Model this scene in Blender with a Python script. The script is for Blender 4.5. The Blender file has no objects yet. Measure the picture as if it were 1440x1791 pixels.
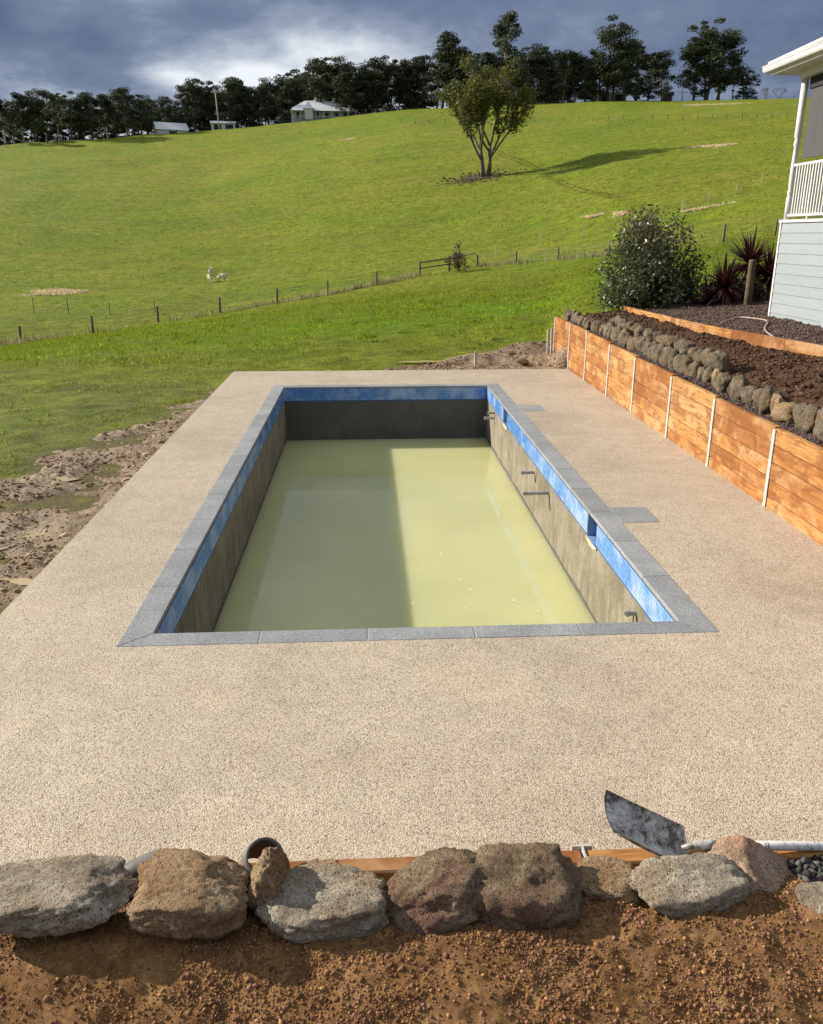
import bpy, bmesh, math, random
import numpy as np
from mathutils import Vector, Matrix
random.seed(7); RNG = np.random.default_rng(7)
S = bpy.context.scene
COL = S.collection
PI = math.pi
# ------------------------------------------------------------------ camera
CAM_H, FPX = 3.0, 1450.0                      # eye height above the paving, focal length for a 1440 px wide frame
PITCH, YAW = math.radians(18.4764), math.radians(3.0702)
cd = bpy.data.cameras.new('camera'); cam = bpy.data.objects.new('camera', cd); COL.objects.link(cam)
cam.location = (0, 0, CAM_H); cam.rotation_euler = (PI/2-PITCH, 0, -YAW)
cd.sensor_fit = 'HORIZONTAL'; cd.sensor_width = 36; cd.lens = 36*FPX/1440
cd.clip_start = 0.05; cd.clip_end = 4000
S.camera = cam
# ------------------------------------------------------------------ sun, sky, exposure
SUN = Vector((-2.2, 0.85, 1.12)).normalized()
SUN_EL = math.asin(SUN.z); SUN_AZ = math.atan2(SUN.x, SUN.y)
ld = bpy.data.lights.new('sun', 'SUN'); ld.energy = 5.0; ld.angle = math.radians(0.55); ld.color = (1.0, 0.93, 0.81)
lo = bpy.data.objects.new('sun', ld); COL.objects.link(lo); lo.rotation_euler = SUN.to_track_quat('Z', 'Y').to_euler()
S.view_settings.view_transform = 'Standard'; S.view_settings.look = 'None'
S.view_settings.exposure = 0.63; S.view_settings.gamma = 1.0
S.cycles.use_denoising = True; S.cycles.max_bounces = 8; S.cycles.transparent_max_bounces = 8


class G:
    """small node-graph writer"""
    def __init__(self, nt): self.nt = nt
    def __call__(self, typ, ins=None, **props):
        n = self.nt.nodes.new(typ)
        for k, v in props.items(): setattr(n, k, v)
        for k, v in (ins or {}).items():
            s = n.inputs[k]
            if isinstance(v, bpy.types.NodeSocket): self.nt.links.new(v, s)
            elif isinstance(v, bpy.types.Node): self.nt.links.new(v.outputs[0], s)
            else:
                if hasattr(s.default_value, '__len__') and not isinstance(v, str) and len(s.default_value) == 4 and len(v) == 3: v = (*v, 1)
                s.default_value = v
        return n
    def ramp(self, fac, stops, interp='LINEAR'):
        n = self.nt.nodes.new('ShaderNodeValToRGB'); self.nt.links.new(fac if isinstance(fac, bpy.types.NodeSocket) else fac.outputs[0], n.inputs[0])
        cr = n.color_ramp; cr.interpolation = interp
        while len(cr.elements) < len(stops): cr.elements.new(0.5)
        for e, (p, c) in zip(cr.elements, stops):
            e.position = p; e.color = (*c, 1) if not isinstance(c, (int, float)) else (c, c, c, 1)
        return n.outputs[0]
    def mix(self, fac, a, b, blend='MIX'):
        n = self.nt.nodes.new('ShaderNodeMix'); n.data_type = 'RGBA'; n.blend_type = blend
        for k, v in ((0, fac), (6, a), (7, b)):
            s = n.inputs[k]
            if isinstance(v, bpy.types.NodeSocket): self.nt.links.new(v, s)
            elif isinstance(v, (int, float)): s.default_value = v if k == 0 else (v, v, v, 1)
            else: s.default_value = (*v, 1) if len(v) == 3 else v
        return n.outputs[2]
    def math(self, op, a, b=0.0, clamp=False):
        n = self.nt.nodes.new('ShaderNodeMath'); n.operation = op; n.use_clamp = clamp
        for i, v in enumerate((a, b)):
            if isinstance(v, bpy.types.NodeSocket): self.nt.links.new(v, n.inputs[i])
            else: n.inputs[i].default_value = v
        return n.outputs[0]
    def coords(self, kind='Object', scale=(1, 1, 1), rot=(0, 0, 0)):
        t = self('ShaderNodeTexCoord')
        return self('ShaderNodeMapping', {'Vector': t.outputs[kind], 'Scale': scale, 'Rotation': rot}).outputs[0]
    def worldpos(self, scale=(1, 1, 1)):
        g = self('ShaderNodeNewGeometry')
        return self('ShaderNodeMapping', {'Vector': g.outputs['Position'], 'Scale': scale}).outputs[0]
    def noise(self, vec, scale, detail=4, rough=0.55, dist=0.0, out=0):
        return self('ShaderNodeTexNoise', {'Vector': vec, 'Scale': scale, 'Detail': detail, 'Roughness': rough, 'Distortion': dist}).outputs[out]
    def vor(self, vec, scale, out='Distance', feature='F1', rand=1.0):
        return self('ShaderNodeTexVoronoi', {'Vector': vec, 'Scale': scale, 'Randomness': rand}, feature=feature).outputs[out]
    def bump(self, h, strength=0.4, dist=0.02, normal=None):
        d = {'Height': h, 'Strength': strength, 'Distance': dist}
        if normal is not None: d['Normal'] = normal
        return self('ShaderNodeBump', d).outputs[0]


SKYLOC = (5.5627, -13.9753, 0.0)
W = bpy.data.worlds.new('World'); S.world = W; W.use_nodes = True
nt = W.node_tree; nt.nodes.clear(); g = G(nt)
sky = g('ShaderNodeTexSky', sky_type='NISHITA', sun_disc=False, sun_elevation=SUN_EL, sun_rotation=SUN_AZ)
bg1 = g('ShaderNodeBackground', {'Color': sky.outputs[0], 'Strength': 0.09})
tc = g('ShaderNodeTexCoord').outputs['Generated']
sx = g('ShaderNodeSeparateXYZ', {'Vector': tc})
up = g.math('ADD', g.math('MAXIMUM', sx.outputs[2], 0.0), 0.30)
cv = g('ShaderNodeCombineXYZ', {'X': g.math('DIVIDE', sx.outputs[0], up), 'Y': g.math('DIVIDE', sx.outputs[1], up), 'Z': g.math('MULTIPLY', sx.outputs[2], 2.0)}).outputs[0]
cv = g('ShaderNodeMapping', {'Vector': cv, 'Location': SKYLOC}).outputs[0]
n1 = g.noise(cv, 1.0, 3, 0.5, 0.15)                      # cloud banks
n2 = g.noise(cv, 2.7, 9, 0.56, 0.15)                      # billows within them
dens = g.math('ADD', g.math('MULTIPLY', n1, 0.58), g.math('MULTIPLY', n2, 0.42))
ccol = g.ramp(dens, [(0.37, (0.62, 0.64, 0.66)), (0.42, (0.37, 0.405, 0.455)), (0.465, (0.205, 0.240, 0.310)), (0.515, (0.118, 0.150, 0.222)), (0.60, (0.072, 0.097, 0.157))])
hor = g.ramp(sx.outputs[2], [(0.0, 1.0), (0.08, 0.5), (0.18, 0.0)])
ccol = g.mix(g.math('MULTIPLY', hor, g.ramp(n2, [(0.34, 1.0), (0.55, 0.0)])), ccol, (0.50, 0.54, 0.60))
bg2 = g('ShaderNodeBackground', {'Color': ccol, 'Strength': 1.0})
cover = g.ramp(dens, [(0.24, 0.45), (0.40, 0.98)])
ms = g('ShaderNodeMixShader', {0: cover, 1: bg1.outputs[0], 2: bg2.outputs[0]})
g('ShaderNodeOutputWorld', {'Surface': ms.outputs[0]})

# ------------------------------------------------------------------ picture-ray helpers (only used to work out where things stand)
_F = np.array([math.sin(YAW)*math.cos(PITCH), math.cos(YAW)*math.cos(PITCH), -math.sin(PITCH)])
_R = np.array([math.cos(YAW), -math.sin(YAW), 0.0]); _U = np.cross(_R, _F)
EYE = np.array([0, 0, CAM_H])
def ray(u, v):
    return _F + (u-720)/FPX*_R - (v-895.5)/FPX*_U
def at_z(u, v, z): d = ray(u, v); return EYE + d*((z-CAM_H)/d[2])
def at_y(u, v, y): d = ray(u, v); return EYE + d*(y/d[1])
def at_x(u, v, x): d = ray(u, v); return EYE + d*(x/d[0])
def at_d(u, v, dist): d = ray(u, v); return EYE + d*(dist/math.hypot(d[0], d[1]))

# ------------------------------------------------------------------ numpy noise
def _hash(ix, iy, iz, seed):
    h = (ix.astype(np.int64)*374761393 + iy.astype(np.int64)*668265263 + iz.astype(np.int64)*2147483647 + seed*1274126177) & 0xffffffff
    h = ((h ^ (h >> 13))*1274126177) & 0xffffffff
    return ((h ^ (h >> 16)) & 0xffff)/32767.5 - 1.0
def vnoise(p, seed=0):
    p = np.asarray(p, float); i = np.floor(p); f = p-i; f = f*f*(3-2*f); i = i.astype(np.int64)
    r = 0
    for dx in (0, 1):
        wx = f[..., 0] if dx else 1-f[..., 0]
        for dy in (0, 1):
            wy = f[..., 1] if dy else 1-f[..., 1]
            for dz in (0, 1):
                wz = f[..., 2] if dz else 1-f[..., 2]
                r = r + wx*wy*wz*_hash(i[..., 0]+dx, i[..., 1]+dy, i[..., 2]+dz, seed)
    return r
def fbm(p, octv=4, seed=0, gain=0.5):
    p = np.asarray(p, float); a, r = 1.0, 0
    for k in range(octv):
        r = r + a*vnoise(p*2.03**k + 17.3*k, seed+k); a *= gain
    return r
def fbm2(x, y, s, octv=4, seed=0, gain=0.5):
    return fbm(np.stack([x*s, y*s, np.zeros_like(x)+0.37], -1), octv, seed, gain)

# ------------------------------------------------------------------ object helpers
def tag(o, label=None, cat=None, group=None, kind=None):
    if label: o['label'] = label
    if cat: o['category'] = cat
    if group: o['group'] = group
    if kind: o['kind'] = kind
    return o
def link(name, me, mat=None, parent=None):
    o = bpy.data.objects.new(name, me); COL.objects.link(o)
    if mat is not None and me is not None and not me.materials: me.materials.append(mat)
    if parent is not None: o.parent = parent
    return o
def empty(name, loc=(0, 0, 0), rz=0.0):
    o = bpy.data.objects.new(name, None); COL.objects.link(o); o.location = loc; o.rotation_euler = (0, 0, rz); o.empty_display_size = 0.2
    return o
def np_mesh(name, V, Fc, smooth=False, colors=None):
    V = np.asarray(V, np.float32).reshape(-1, 3); me = bpy.data.meshes.new(name)
    if isinstance(Fc, np.ndarray):
        k = Fc.shape[1]; n = len(Fc)
        me.vertices.add(len(V)); me.vertices.foreach_set('co', V.ravel())
        me.loops.add(n*k); me.loops.foreach_set('vertex_index', Fc.astype(np.int32).ravel())
        me.polygons.add(n); me.polygons.foreach_set('loop_start', np.arange(0, n*k, k, dtype=np.int32))
        me.polygons.foreach_set('loop_total', np.full(n, k, np.int32))
        me.update(calc_edges=True)
    else:
        me.from_pydata(V.tolist(), [], Fc); me.update()
    if colors is not None:
        ca = me.color_attributes.new('tint', 'FLOAT_COLOR', 'POINT')
        c = np.ones((len(V), 4), np.float32); colors = np.asarray(colors, np.float32)
        c[:, :3] = colors if colors.ndim == 2 else colors[:, None]
        ca.data.foreach_set('color', c.ravel())
    if smooth: me.polygons.foreach_set('use_smooth', np.ones(len(me.polygons), bool))
    return me
def grid_faces(nx, ny):
    i = np.arange(nx-1)[:, None]*ny + np.arange(ny-1)[None, :]
    return np.stack([i, i+ny, i+ny+1, i+1], -1).reshape(-1, 4)
def bm_mesh(name, bm, smooth=False):
    me = bpy.data.meshes.new(name); bmesh.ops.recalc_face_normals(bm, faces=bm.faces); bm.to_mesh(me); bm.free()
    if smooth:
        for p in me.polygons: p.use_smooth = True
    return me
def box_bm(x0, x1, y0, y1, z0, z1, bev=0.0, bm=None):
    own = bm is None
    bm = bm or bmesh.new()
    r = bmesh.ops.create_cube(bm, size=1.0, matrix=Matrix.Translation(((x0+x1)/2, (y0+y1)/2, (z0+z1)/2)) @ Matrix.Diagonal((x1-x0, y1-y0, z1-z0, 1)))
    if bev > 0:
        es = list({e for v in r['verts'] for e in v.link_edges})
        bmesh.ops.bevel(bm, geom=es, offset=bev, segments=1, affect='EDGES')
    return bm
def box(name, x0, x1, y0, y1, z0, z1, mat, parent=None, bev=0.0):
    """a box whose object origin is its centre"""
    c = ((x0+x1)/2, (y0+y1)/2, (z0+z1)/2); hx, hy, hz = (x1-x0)/2, (y1-y0)/2, (z1-z0)/2
    o = link(name, bm_mesh(name, box_bm(-hx, hx, -hy, hy, -hz, hz, bev)), mat, parent); o.location = c
    return o
def tube_arrays(P, Rr, sides=6, caps=True):
    P = np.asarray(P, float); n = len(P); Rr = np.broadcast_to(np.asarray(Rr, float), (n,))
    T = np.gradient(P, axis=0); T /= np.linalg.norm(T, axis=1)[:, None]+1e-9
    ref = np.array([0, 0, 1.0]) if abs(T[0][2]) < 0.9 else np.array([1.0, 0, 0])
    A = np.cross(T, ref); A /= np.linalg.norm(A, axis=1)[:, None]+1e-9; B = np.cross(T, A)
    th = np.linspace(0, 2*PI, sides, endpoint=False)
    V = P[:, None, :] + Rr[:, None, None]*(np.cos(th)[None, :, None]*A[:, None, :] + np.sin(th)[None, :, None]*B[:, None, :])
    F = []
    for i in range(n-1):
        for j in range(sides):
            F.append((i*sides+j, i*sides+(j+1) % sides, (i+1)*sides+(j+1) % sides, (i+1)*sides+j))
    if caps:
        F.append(tuple(range(sides-1, -1, -1))); F.append(tuple((n-1)*sides+j for j in range(sides)))
    return V.reshape(-1, 3), F
def tubes_mesh(name, tubes, smooth=True):
    VV, FF, o = [], [], 0
    for P, Rr, s in tubes:
        V, F = tube_arrays(P, Rr, s); VV.append(V); FF += [tuple(i+o for i in f) for f in F]; o += len(V)
    return np_mesh(name, np.concatenate(VV), FF, smooth)
def catmull(pts, n=8):
    P = np.asarray(pts, float); P = np.vstack([2*P[0]-P[1], P, 2*P[-1]-P[-2]]); out = []
    for i in range(1, len(P)-2):
        for t in np.linspace(0, 1, n, endpoint=False):
            a, b, c, d = P[i-1:i+3]
            out.append(0.5*((2*b)+(-a+c)*t+(2*a-5*b+4*c-d)*t*t+(-a+3*b-3*c+d)*t**3))
    out.append(P[-2]); return np.array(out)
def lathe(name, prof, seg=16):
    V, F = [], []
    for r, z in prof:
        for j in range(seg):
            a = 2*PI*j/seg; V.append((r*math.cos(a), r*math.sin(a), z))
    for i in range(len(prof)-1):
        for j in range(seg): F.append((i*seg+j, i*seg+(j+1) % seg, (i+1)*seg+(j+1) % seg, (i+1)*seg+j))
    F.append(tuple(range(seg-1, -1, -1))); F.append(tuple((len(prof)-1)*seg+j for j in range(seg)))
    return np_mesh(name, V, F, True)
ONES = ['', 'first', 'second', 'third', 'fourth', 'fifth', 'sixth', 'seventh', 'eighth', 'ninth', 'tenth', 'eleventh', 'twelfth', 'thirteenth', 'fourteenth', 'fifteenth', 'sixteenth', 'seventeenth', 'eighteenth', 'nineteenth']
def ordw(n):
    if n < 20: return ONES[n]
    t, r = divmod(n, 10)
    return ({2: 'twentieth', 3: 'thirtieth', 4: 'fortieth', 5: 'fiftieth', 6: 'sixtieth'}[t] if r == 0 else {2: 'twenty', 3: 'thirty', 4: 'forty', 5: 'fifty', 6: 'sixty'}[t]+'-'+ONES[r])

# ------------------------------------------------------------------ materials
def material(name, fn):
    m = bpy.data.materials.new(name); m.use_nodes = True; n = m.node_tree; n.nodes.clear(); gg = G(n)
    r = fn(gg)
    if isinstance(r, dict):
        b = gg('ShaderNodeBsdfPrincipled', r); sh = b.outputs[0]
    else: sh = r
    gg('ShaderNodeOutputMaterial', {'Surface': sh}); return m
def leaf_shader(gg, col, trans=0.35, rough=0.6, spec=0.3):
    b = gg('ShaderNodeBsdfPrincipled', {'Base Color': col, 'Roughness': rough, 'Specular IOR Level': spec}).outputs[0]
    t = gg('ShaderNodeBsdfTranslucent', {'Color': col}).outputs[0]
    return gg('ShaderNodeMixShader', {0: trans, 1: b, 2: t}).outputs[0]
def tinted(gg): return gg('ShaderNodeAttribute', attribute_name='tint').outputs['Color']
def objrand(gg): return gg('ShaderNodeObjectInfo').outputs['Random']

def m_grass(gg):
    p = gg.worldpos()
    a = gg.noise(p, 0.035, 4, 0.6, 0.6); b = gg.noise(gg.worldpos((0.25, 1, 1)), 0.35, 5, 0.65); c = gg.noise(p, 3.0, 6, 0.75); f = gg.noise(p, 0.12, 5, 0.62, 0.4)
    col = gg.ramp(a, [(0.30, (0.138, 0.205, 0.010)), (0.5, (0.196, 0.246, 0.012)), (0.72, (0.248, 0.258, 0.020))])
    col = gg.mix(gg.ramp(f, [(0.42, 0.0), (0.72, 0.75)]), col, (0.255, 0.232, 0.034))
    col = gg.mix(gg.ramp(b, [(0.36, 0.55), (0.56, 0.0)]), col, (0.125, 0.185, 0.012))
    t = tinted(gg); sp = gg('ShaderNodeSeparateColor', {0: t})
    col = gg.mix(sp.outputs[0], col, (0.155, 0.245, 0.012))            # lush strip
    col = gg.mix(sp.outputs[1], col, (0.205, 0.215, 0.060))            # short worn lawn
    col = gg.mix(1.0, col, gg.ramp(c, [(0.28, 0.38), (0.5, 0.95), (0.75, 1.45)]), 'MULTIPLY')
    col = gg.mix(1.0, col, gg.ramp(gg.noise(p, 0.9, 5, 0.7), [(0.3, 0.55), (0.5, 1.0), (0.7, 1.22)]), 'MULTIPLY')
    col = gg.mix(gg.math('MULTIPLY', sp.outputs[2], gg.ramp(c, [(0.30, 1.0), (0.75, 0.3)])), col, (0.17, 0.125, 0.078))   # bare earth
    h = gg.math('ADD', gg.noise(p, 6.0, 6, 0.8), gg.math('MULTIPLY', gg.noise(p, 0.9, 4, 0.7), 1.2))
    return {'Base Color': col, 'Roughness': 0.85, 'Specular IOR Level': 0.15, 'Normal': gg.bump(h, 0.9, 0.22)}
M_GRASS = material('pasture_grass', m_grass)
M_BLADE = material('grass_blades', lambda gg: leaf_shader(gg, tinted(gg), 0.45, 0.7, 0.2))
def m_deck(gg):
    p = gg.worldpos()
    cc = gg.vor(p, 135, 'Color'); s = gg('ShaderNodeSeparateColor', {0: cc})
    col = gg.ramp(s.outputs[0], [(0.0, (0.20, 0.15, 0.10)), (0.10, (0.40, 0.32, 0.225)), (0.28, (0.55, 0.465, 0.335)), (0.56, (0.635, 0.55, 0.405)), (0.82, (0.70, 0.62, 0.48)), (1.0, (0.77, 0.71, 0.59))], 'CONSTANT')
    col = gg.mix(gg.ramp(s.outputs[1], [(0.75, 0.0), (0.9, 0.5)]), col, (0.44, 0.30, 0.21))
    d = gg.vor(p, 135, 'Distance')
    col = gg.mix(gg.ramp(d, [(0.48, 0.0), (0.75, 0.6)]), col, (0.36, 0.295, 0.205))
    stain = gg.noise(p, 0.55, 5, 0.6, 0.5); fine = gg.noise(p, 4.5, 4, 0.6)
    col = gg.mix(1.0, col, gg.ramp(stain, [(0.32, (0.83, 0.81, 0.80)), (0.55, (1, 1, 1)), (0.75, (1.05, 1.03, 1.0))]), 'MULTIPLY')
    col = gg.mix(1.0, col, gg.ramp(fine, [(0.35, (0.855, 0.86, 0.885)), (0.65, (0.985, 0.985, 1.03))]), 'MULTIPLY')
    col = gg.mix(gg.ramp(gg.noise(p, 0.33, 6, 0.62, 1.0), [(0.54, 0.0), (0.68, 0.16)]), col, (0.34, 0.26, 0.20))
    col = gg.mix(gg.ramp(gg.noise(p, 1.1, 3, 0.5), [(0.52, 0.0), (0.70, 0.14)]), col, (0.60, 0.42, 0.30))
    h = gg.math('SUBTRACT', 1.0, d)
    return {'Base Color': col, 'Roughness': 0.62, 'Specular IOR Level': 0.35, 'Normal': gg.bump(h, 0.6, 0.005)}
M_DECK = material('exposed_aggregate', m_deck)
def m_coping(gg):
    p = gg.worldpos(); f = gg.noise(p, 130, 2, 0.8); r = objrand(gg); b = gg.noise(p, 2.2, 4, 0.6)
    col = gg.ramp(f, [(0.32, (0.12, 0.124, 0.128)), (0.5, (0.255, 0.26, 0.264)), (0.66, (0.45, 0.455, 0.46))])
    col = gg.mix(1.0, col, gg.ramp(r, [(0, 0.88), (1, 1.10)]), 'MULTIPLY')
    col = gg.mix(1.0, col, gg.ramp(b, [(0.35, 0.86), (0.65, 1.08)]), 'MULTIPLY')
    return {'Base Color': col, 'Roughness': 0.6, 'Normal': gg.bump(f, 0.12, 0.003)}
M_COPING = material('bluestone', m_coping)
M_GROUT = material('pale_grout', lambda gg: {'Base Color': (0.25, 0.25, 0.245, 1), 'Roughness': 0.9})
M_TGROUT = material('tile_grout', lambda gg: {'Base Color': (0.05, 0.10, 0.24, 1), 'Roughness': 0.8})
def m_tile(gg):
    p = gg.worldpos(); t = tinted(gg)
    v = gg.noise(p, 2.4, 4, 0.6)
    col = gg.mix(gg.ramp(v, [(0.44, 0.0), (0.62, 0.55)]), t, (0.52, 0.63, 0.80))   # cement film left on the tiles
    return {'Base Color': col, 'Roughness': 0.22, 'Specular IOR Level': 0.5}
M_TILE = material('blue_mosaic', m_tile)
def m_tile1(gg):
    r = objrand(gg); v = gg.noise(gg.worldpos(), 2.4, 4, 0.6)
    col = gg.ramp(r, [(0, (0.07, 0.215, 0.56)), (1, (0.14, 0.33, 0.68))])
    col = gg.mix(gg.ramp(v, [(0.44, 0.0), (0.62, 0.55)]), col, (0.52, 0.63, 0.80))
    return {'Base Color': col, 'Roughness': 0.22}
M_TILE1 = material('blue_mosaic_single', m_tile1)
def m_pconc(gg):
    p = gg.worldpos(); st = gg.noise(gg.worldpos((1, 1, 0.22)), 6, 6, 0.75, 0.8); bl = gg.noise(p, 1.7, 6, 0.65, 0.4); f = gg.noise(p, 30, 5, 0.8)
    col = gg.ramp(bl, [(0.30, (0.165, 0.142, 0.100)), (0.52, (0.25, 0.22, 0.16)), (0.72, (0.32, 0.288, 0.218))])
    col = gg.mix(gg.ramp(st, [(0.38, 0.6), (0.56, 0.0)]), col, (0.115, 0.092, 0.062))
    col = gg.mix(1.0, col, gg.ramp(f, [(0.32, 0.60), (0.5, 1.0), (0.7, 1.15)]), 'MULTIPLY')
    h = gg.math('ADD', f, gg.math('MULTIPLY', st, 0.7))
    return {'Base Color': col, 'Roughness': 0.9, 'Normal': gg.bump(h, 0.75, 0.02)}
M_PCONC = material('pool_concrete', m_pconc)
def m_darkconc(gg):
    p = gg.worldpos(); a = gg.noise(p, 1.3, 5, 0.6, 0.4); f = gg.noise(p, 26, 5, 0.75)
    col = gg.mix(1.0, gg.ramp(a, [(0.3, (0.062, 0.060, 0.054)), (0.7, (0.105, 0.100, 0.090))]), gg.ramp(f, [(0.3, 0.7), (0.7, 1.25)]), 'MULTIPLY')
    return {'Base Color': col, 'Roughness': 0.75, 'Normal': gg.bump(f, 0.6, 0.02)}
M_DARKCONC = material('dark_concrete', m_darkconc)
def m_mortar(gg):
    f = gg.noise(gg.worldpos(), 18, 4, 0.7)
    return {'Base Color': gg.ramp(f, [(0.35, (0.36, 0.32, 0.21)), (0.65, (0.52, 0.47, 0.34))]), 'Roughness': 0.95, 'Normal': gg.bump(f, 0.5, 0.02)}
M_MORTAR = material('mortar', m_mortar)
def m_water(gg):
    p = gg.worldpos(); b = gg.noise(p, 0.6, 3, 0.5)
    col = gg.ramp(b, [(0.35, (0.485, 0.480, 0.225)), (0.65, (0.545, 0.535, 0.26))])
    h = gg.noise(p, 2.2, 3, 0.5)
    return {'Base Color': col, 'Roughness': 0.035, 'IOR': 1.33, 'Subsurface Weight': 1.0, 'Subsurface Radius': (1.0, 0.95, 0.6), 'Subsurface Scale': 0.55, 'Normal': gg.bump(h, 0.06, 0.02)}
M_WATER = material('murky_pool_water', m_water)
def m_puddle(gg):
    p = gg.worldpos(); b = gg.noise(p, 3, 3, 0.5)
    return {'Base Color': gg.ramp(b, [(0.35, (0.36, 0.27, 0.15)), (0.65, (0.46, 0.36, 0.21))]), 'Roughness': 0.08, 'IOR': 1.33}
M_PUDDLE = material('muddy_puddle_water', m_puddle)
def m_mud(gg):
    p = gg.worldpos(); a = gg.noise(p, 0.9, 6, 0.65, 0.5); b = gg.noise(p, 7, 6, 0.75); c = gg.noise(p, 28, 4, 0.7)
    col = gg.ramp(a, [(0.28, (0.16, 0.108, 0.064)), (0.45, (0.275, 0.192, 0.116)), (0.60, (0.38, 0.275, 0.168)), (0.78, (0.50, 0.38, 0.225))])
    col = gg.mix(gg.ramp(b, [(0.34, 0.7), (0.52, 0.0)]), col, (0.115, 0.076, 0.046))
    col = gg.mix(1.0, col, gg.ramp(c, [(0.3, 0.65), (0.7, 1.2)]), 'MULTIPLY')
    h = gg.math('ADD', gg.math('MULTIPLY', b, 1.0), gg.math('MULTIPLY', c, 0.35))
    return {'Base Color': col, 'Roughness': gg.ramp(a, [(0.3, 0.85), (0.7, 0.5)]), 'Normal': gg.bump(h, 0.9, 0.06)}
M_MUD = material('trampled_mud', m_mud)
def soil(name, cols, sc=14, strength=0.8, dist=0.03):
    def fn(gg):
        p = gg.worldpos(); a = gg.noise(p, sc*0.16, 5, 0.65, 0.4); b = gg.noise(p, sc, 6, 0.75)
        col = gg.ramp(a, [(0.30, cols[0]), (0.5, cols[1]), (0.70, cols[2])])
        col = gg.mix(1.0, col, gg.ramp(b, [(0.30, 0.5), (0.5, 1.0), (0.72, 1.35)]), 'MULTIPLY')
        return {'Base Color': col, 'Roughness': 0.95, 'Specular IOR Level': 0.2, 'Normal': gg.bump(b, strength, dist)}
    return material(name, fn)
M_SOIL = soil('garden_soil', [(0.045, 0.024, 0.014), (0.075, 0.040, 0.023), (0.105, 0.058, 0.034)], 16)
M_MULCH = soil('bark_mulch', [(0.060, 0.040, 0.034), (0.095, 0.066, 0.056), (0.130, 0.095, 0.080)], 26)
M_DIRT = soil('scoria_dirt', [(0.125, 0.062, 0.025), (0.215, 0.113, 0.044), (0.33, 0.195, 0.080)], 40, 0.9, 0.012)
M_CLOD = material('clods', lambda gg: {'Base Color': gg.mix(1.0, tinted(gg), gg.ramp(gg.noise(gg.worldpos(), 90, 3, 0.7), [(0.3, 0.65), (0.7, 1.3)]), 'MULTIPLY'), 'Roughness': 0.95, 'Specular IOR Level': 0.2})
def m_timber(gg):
    r = objrand(gg)
    off = gg('ShaderNodeCombineXYZ', {'X': gg.math('MULTIPLY', r, 37.0), 'Y': gg.math('MULTIPLY', r, 91.0), 'Z': gg.math('MULTIPLY', r, 53.0)}).outputs[0]
    tco = gg('ShaderNodeTexCoord').outputs['Object']
    p = gg('ShaderNodeVectorMath', {0: tco, 1: off}, operation='ADD').outputs[0]
    gr = gg.noise(gg('ShaderNodeMapping', {'Vector': p, 'Scale': (0.9, 9, 9)}).outputs[0], 3.2, 6, 0.62, 0.9)
    bl = gg.noise(p, 2.1, 5, 0.62, 0.6); wet = gg.noise(gg('ShaderNodeMapping', {'Vector': p, 'Scale': (1.0, 1.7, 1.7)}).outputs[0], 1.3, 6, 0.68, 0.8)
    base = gg.ramp(r, [(0.0, (0.240, 0.090, 0.024)), (0.2, (0.40, 0.175, 0.048)), (0.4, (0.50, 0.285, 0.105)), (0.55, (0.33, 0.130, 0.034)), (0.75, (0.45, 0.215, 0.062)), (0.9, (0.52, 0.32, 0.14)), (1.0, (0.36, 0.150, 0.040))])
    col = gg.mix(gg.ramp(gr, [(0.38, 0.80), (0.58, 0.0)]), base, (0.22, 0.080, 0.022))
    col = gg.mix(gg.ramp(bl, [(0.50, 0.0), (0.70, 0.70)]), col, (0.50, 0.32, 0.16))
    col = gg.mix(gg.ramp(wet, [(0.50, 0.0), (0.555, 0.55), (0.75, 0.72)]), col, (0.185, 0.058, 0.014))
    kn = gg.vor(gg('ShaderNodeMapping', {'Vector': p, 'Scale': (1.0, 2.6, 2.6)}).outputs[0], 2.1, 'Distance')
    col = gg.mix(gg.ramp(kn, [(0.035, 0.9), (0.11, 0.0)]), col, (0.12, 0.045, 0.015))
    return {'Base Color': col, 'Roughness': 0.72, 'Specular IOR Level': 0.25, 'Normal': gg.bump(gr, 0.35, 0.008)}
M_TIMBER = material('treated_pine', m_timber)
def m_galv(gg):
    p = gg.worldpos(); n = gg.noise(p, 14, 4, 0.7)
    return {'Base Color': gg.ramp(n, [(0.35, (0.42, 0.41, 0.385)), (0.65, (0.60, 0.59, 0.56))]), 'Roughness': 0.5, 'Metallic': 0.15}
M_GALV = material('galvanised_steel', m_galv)
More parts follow.
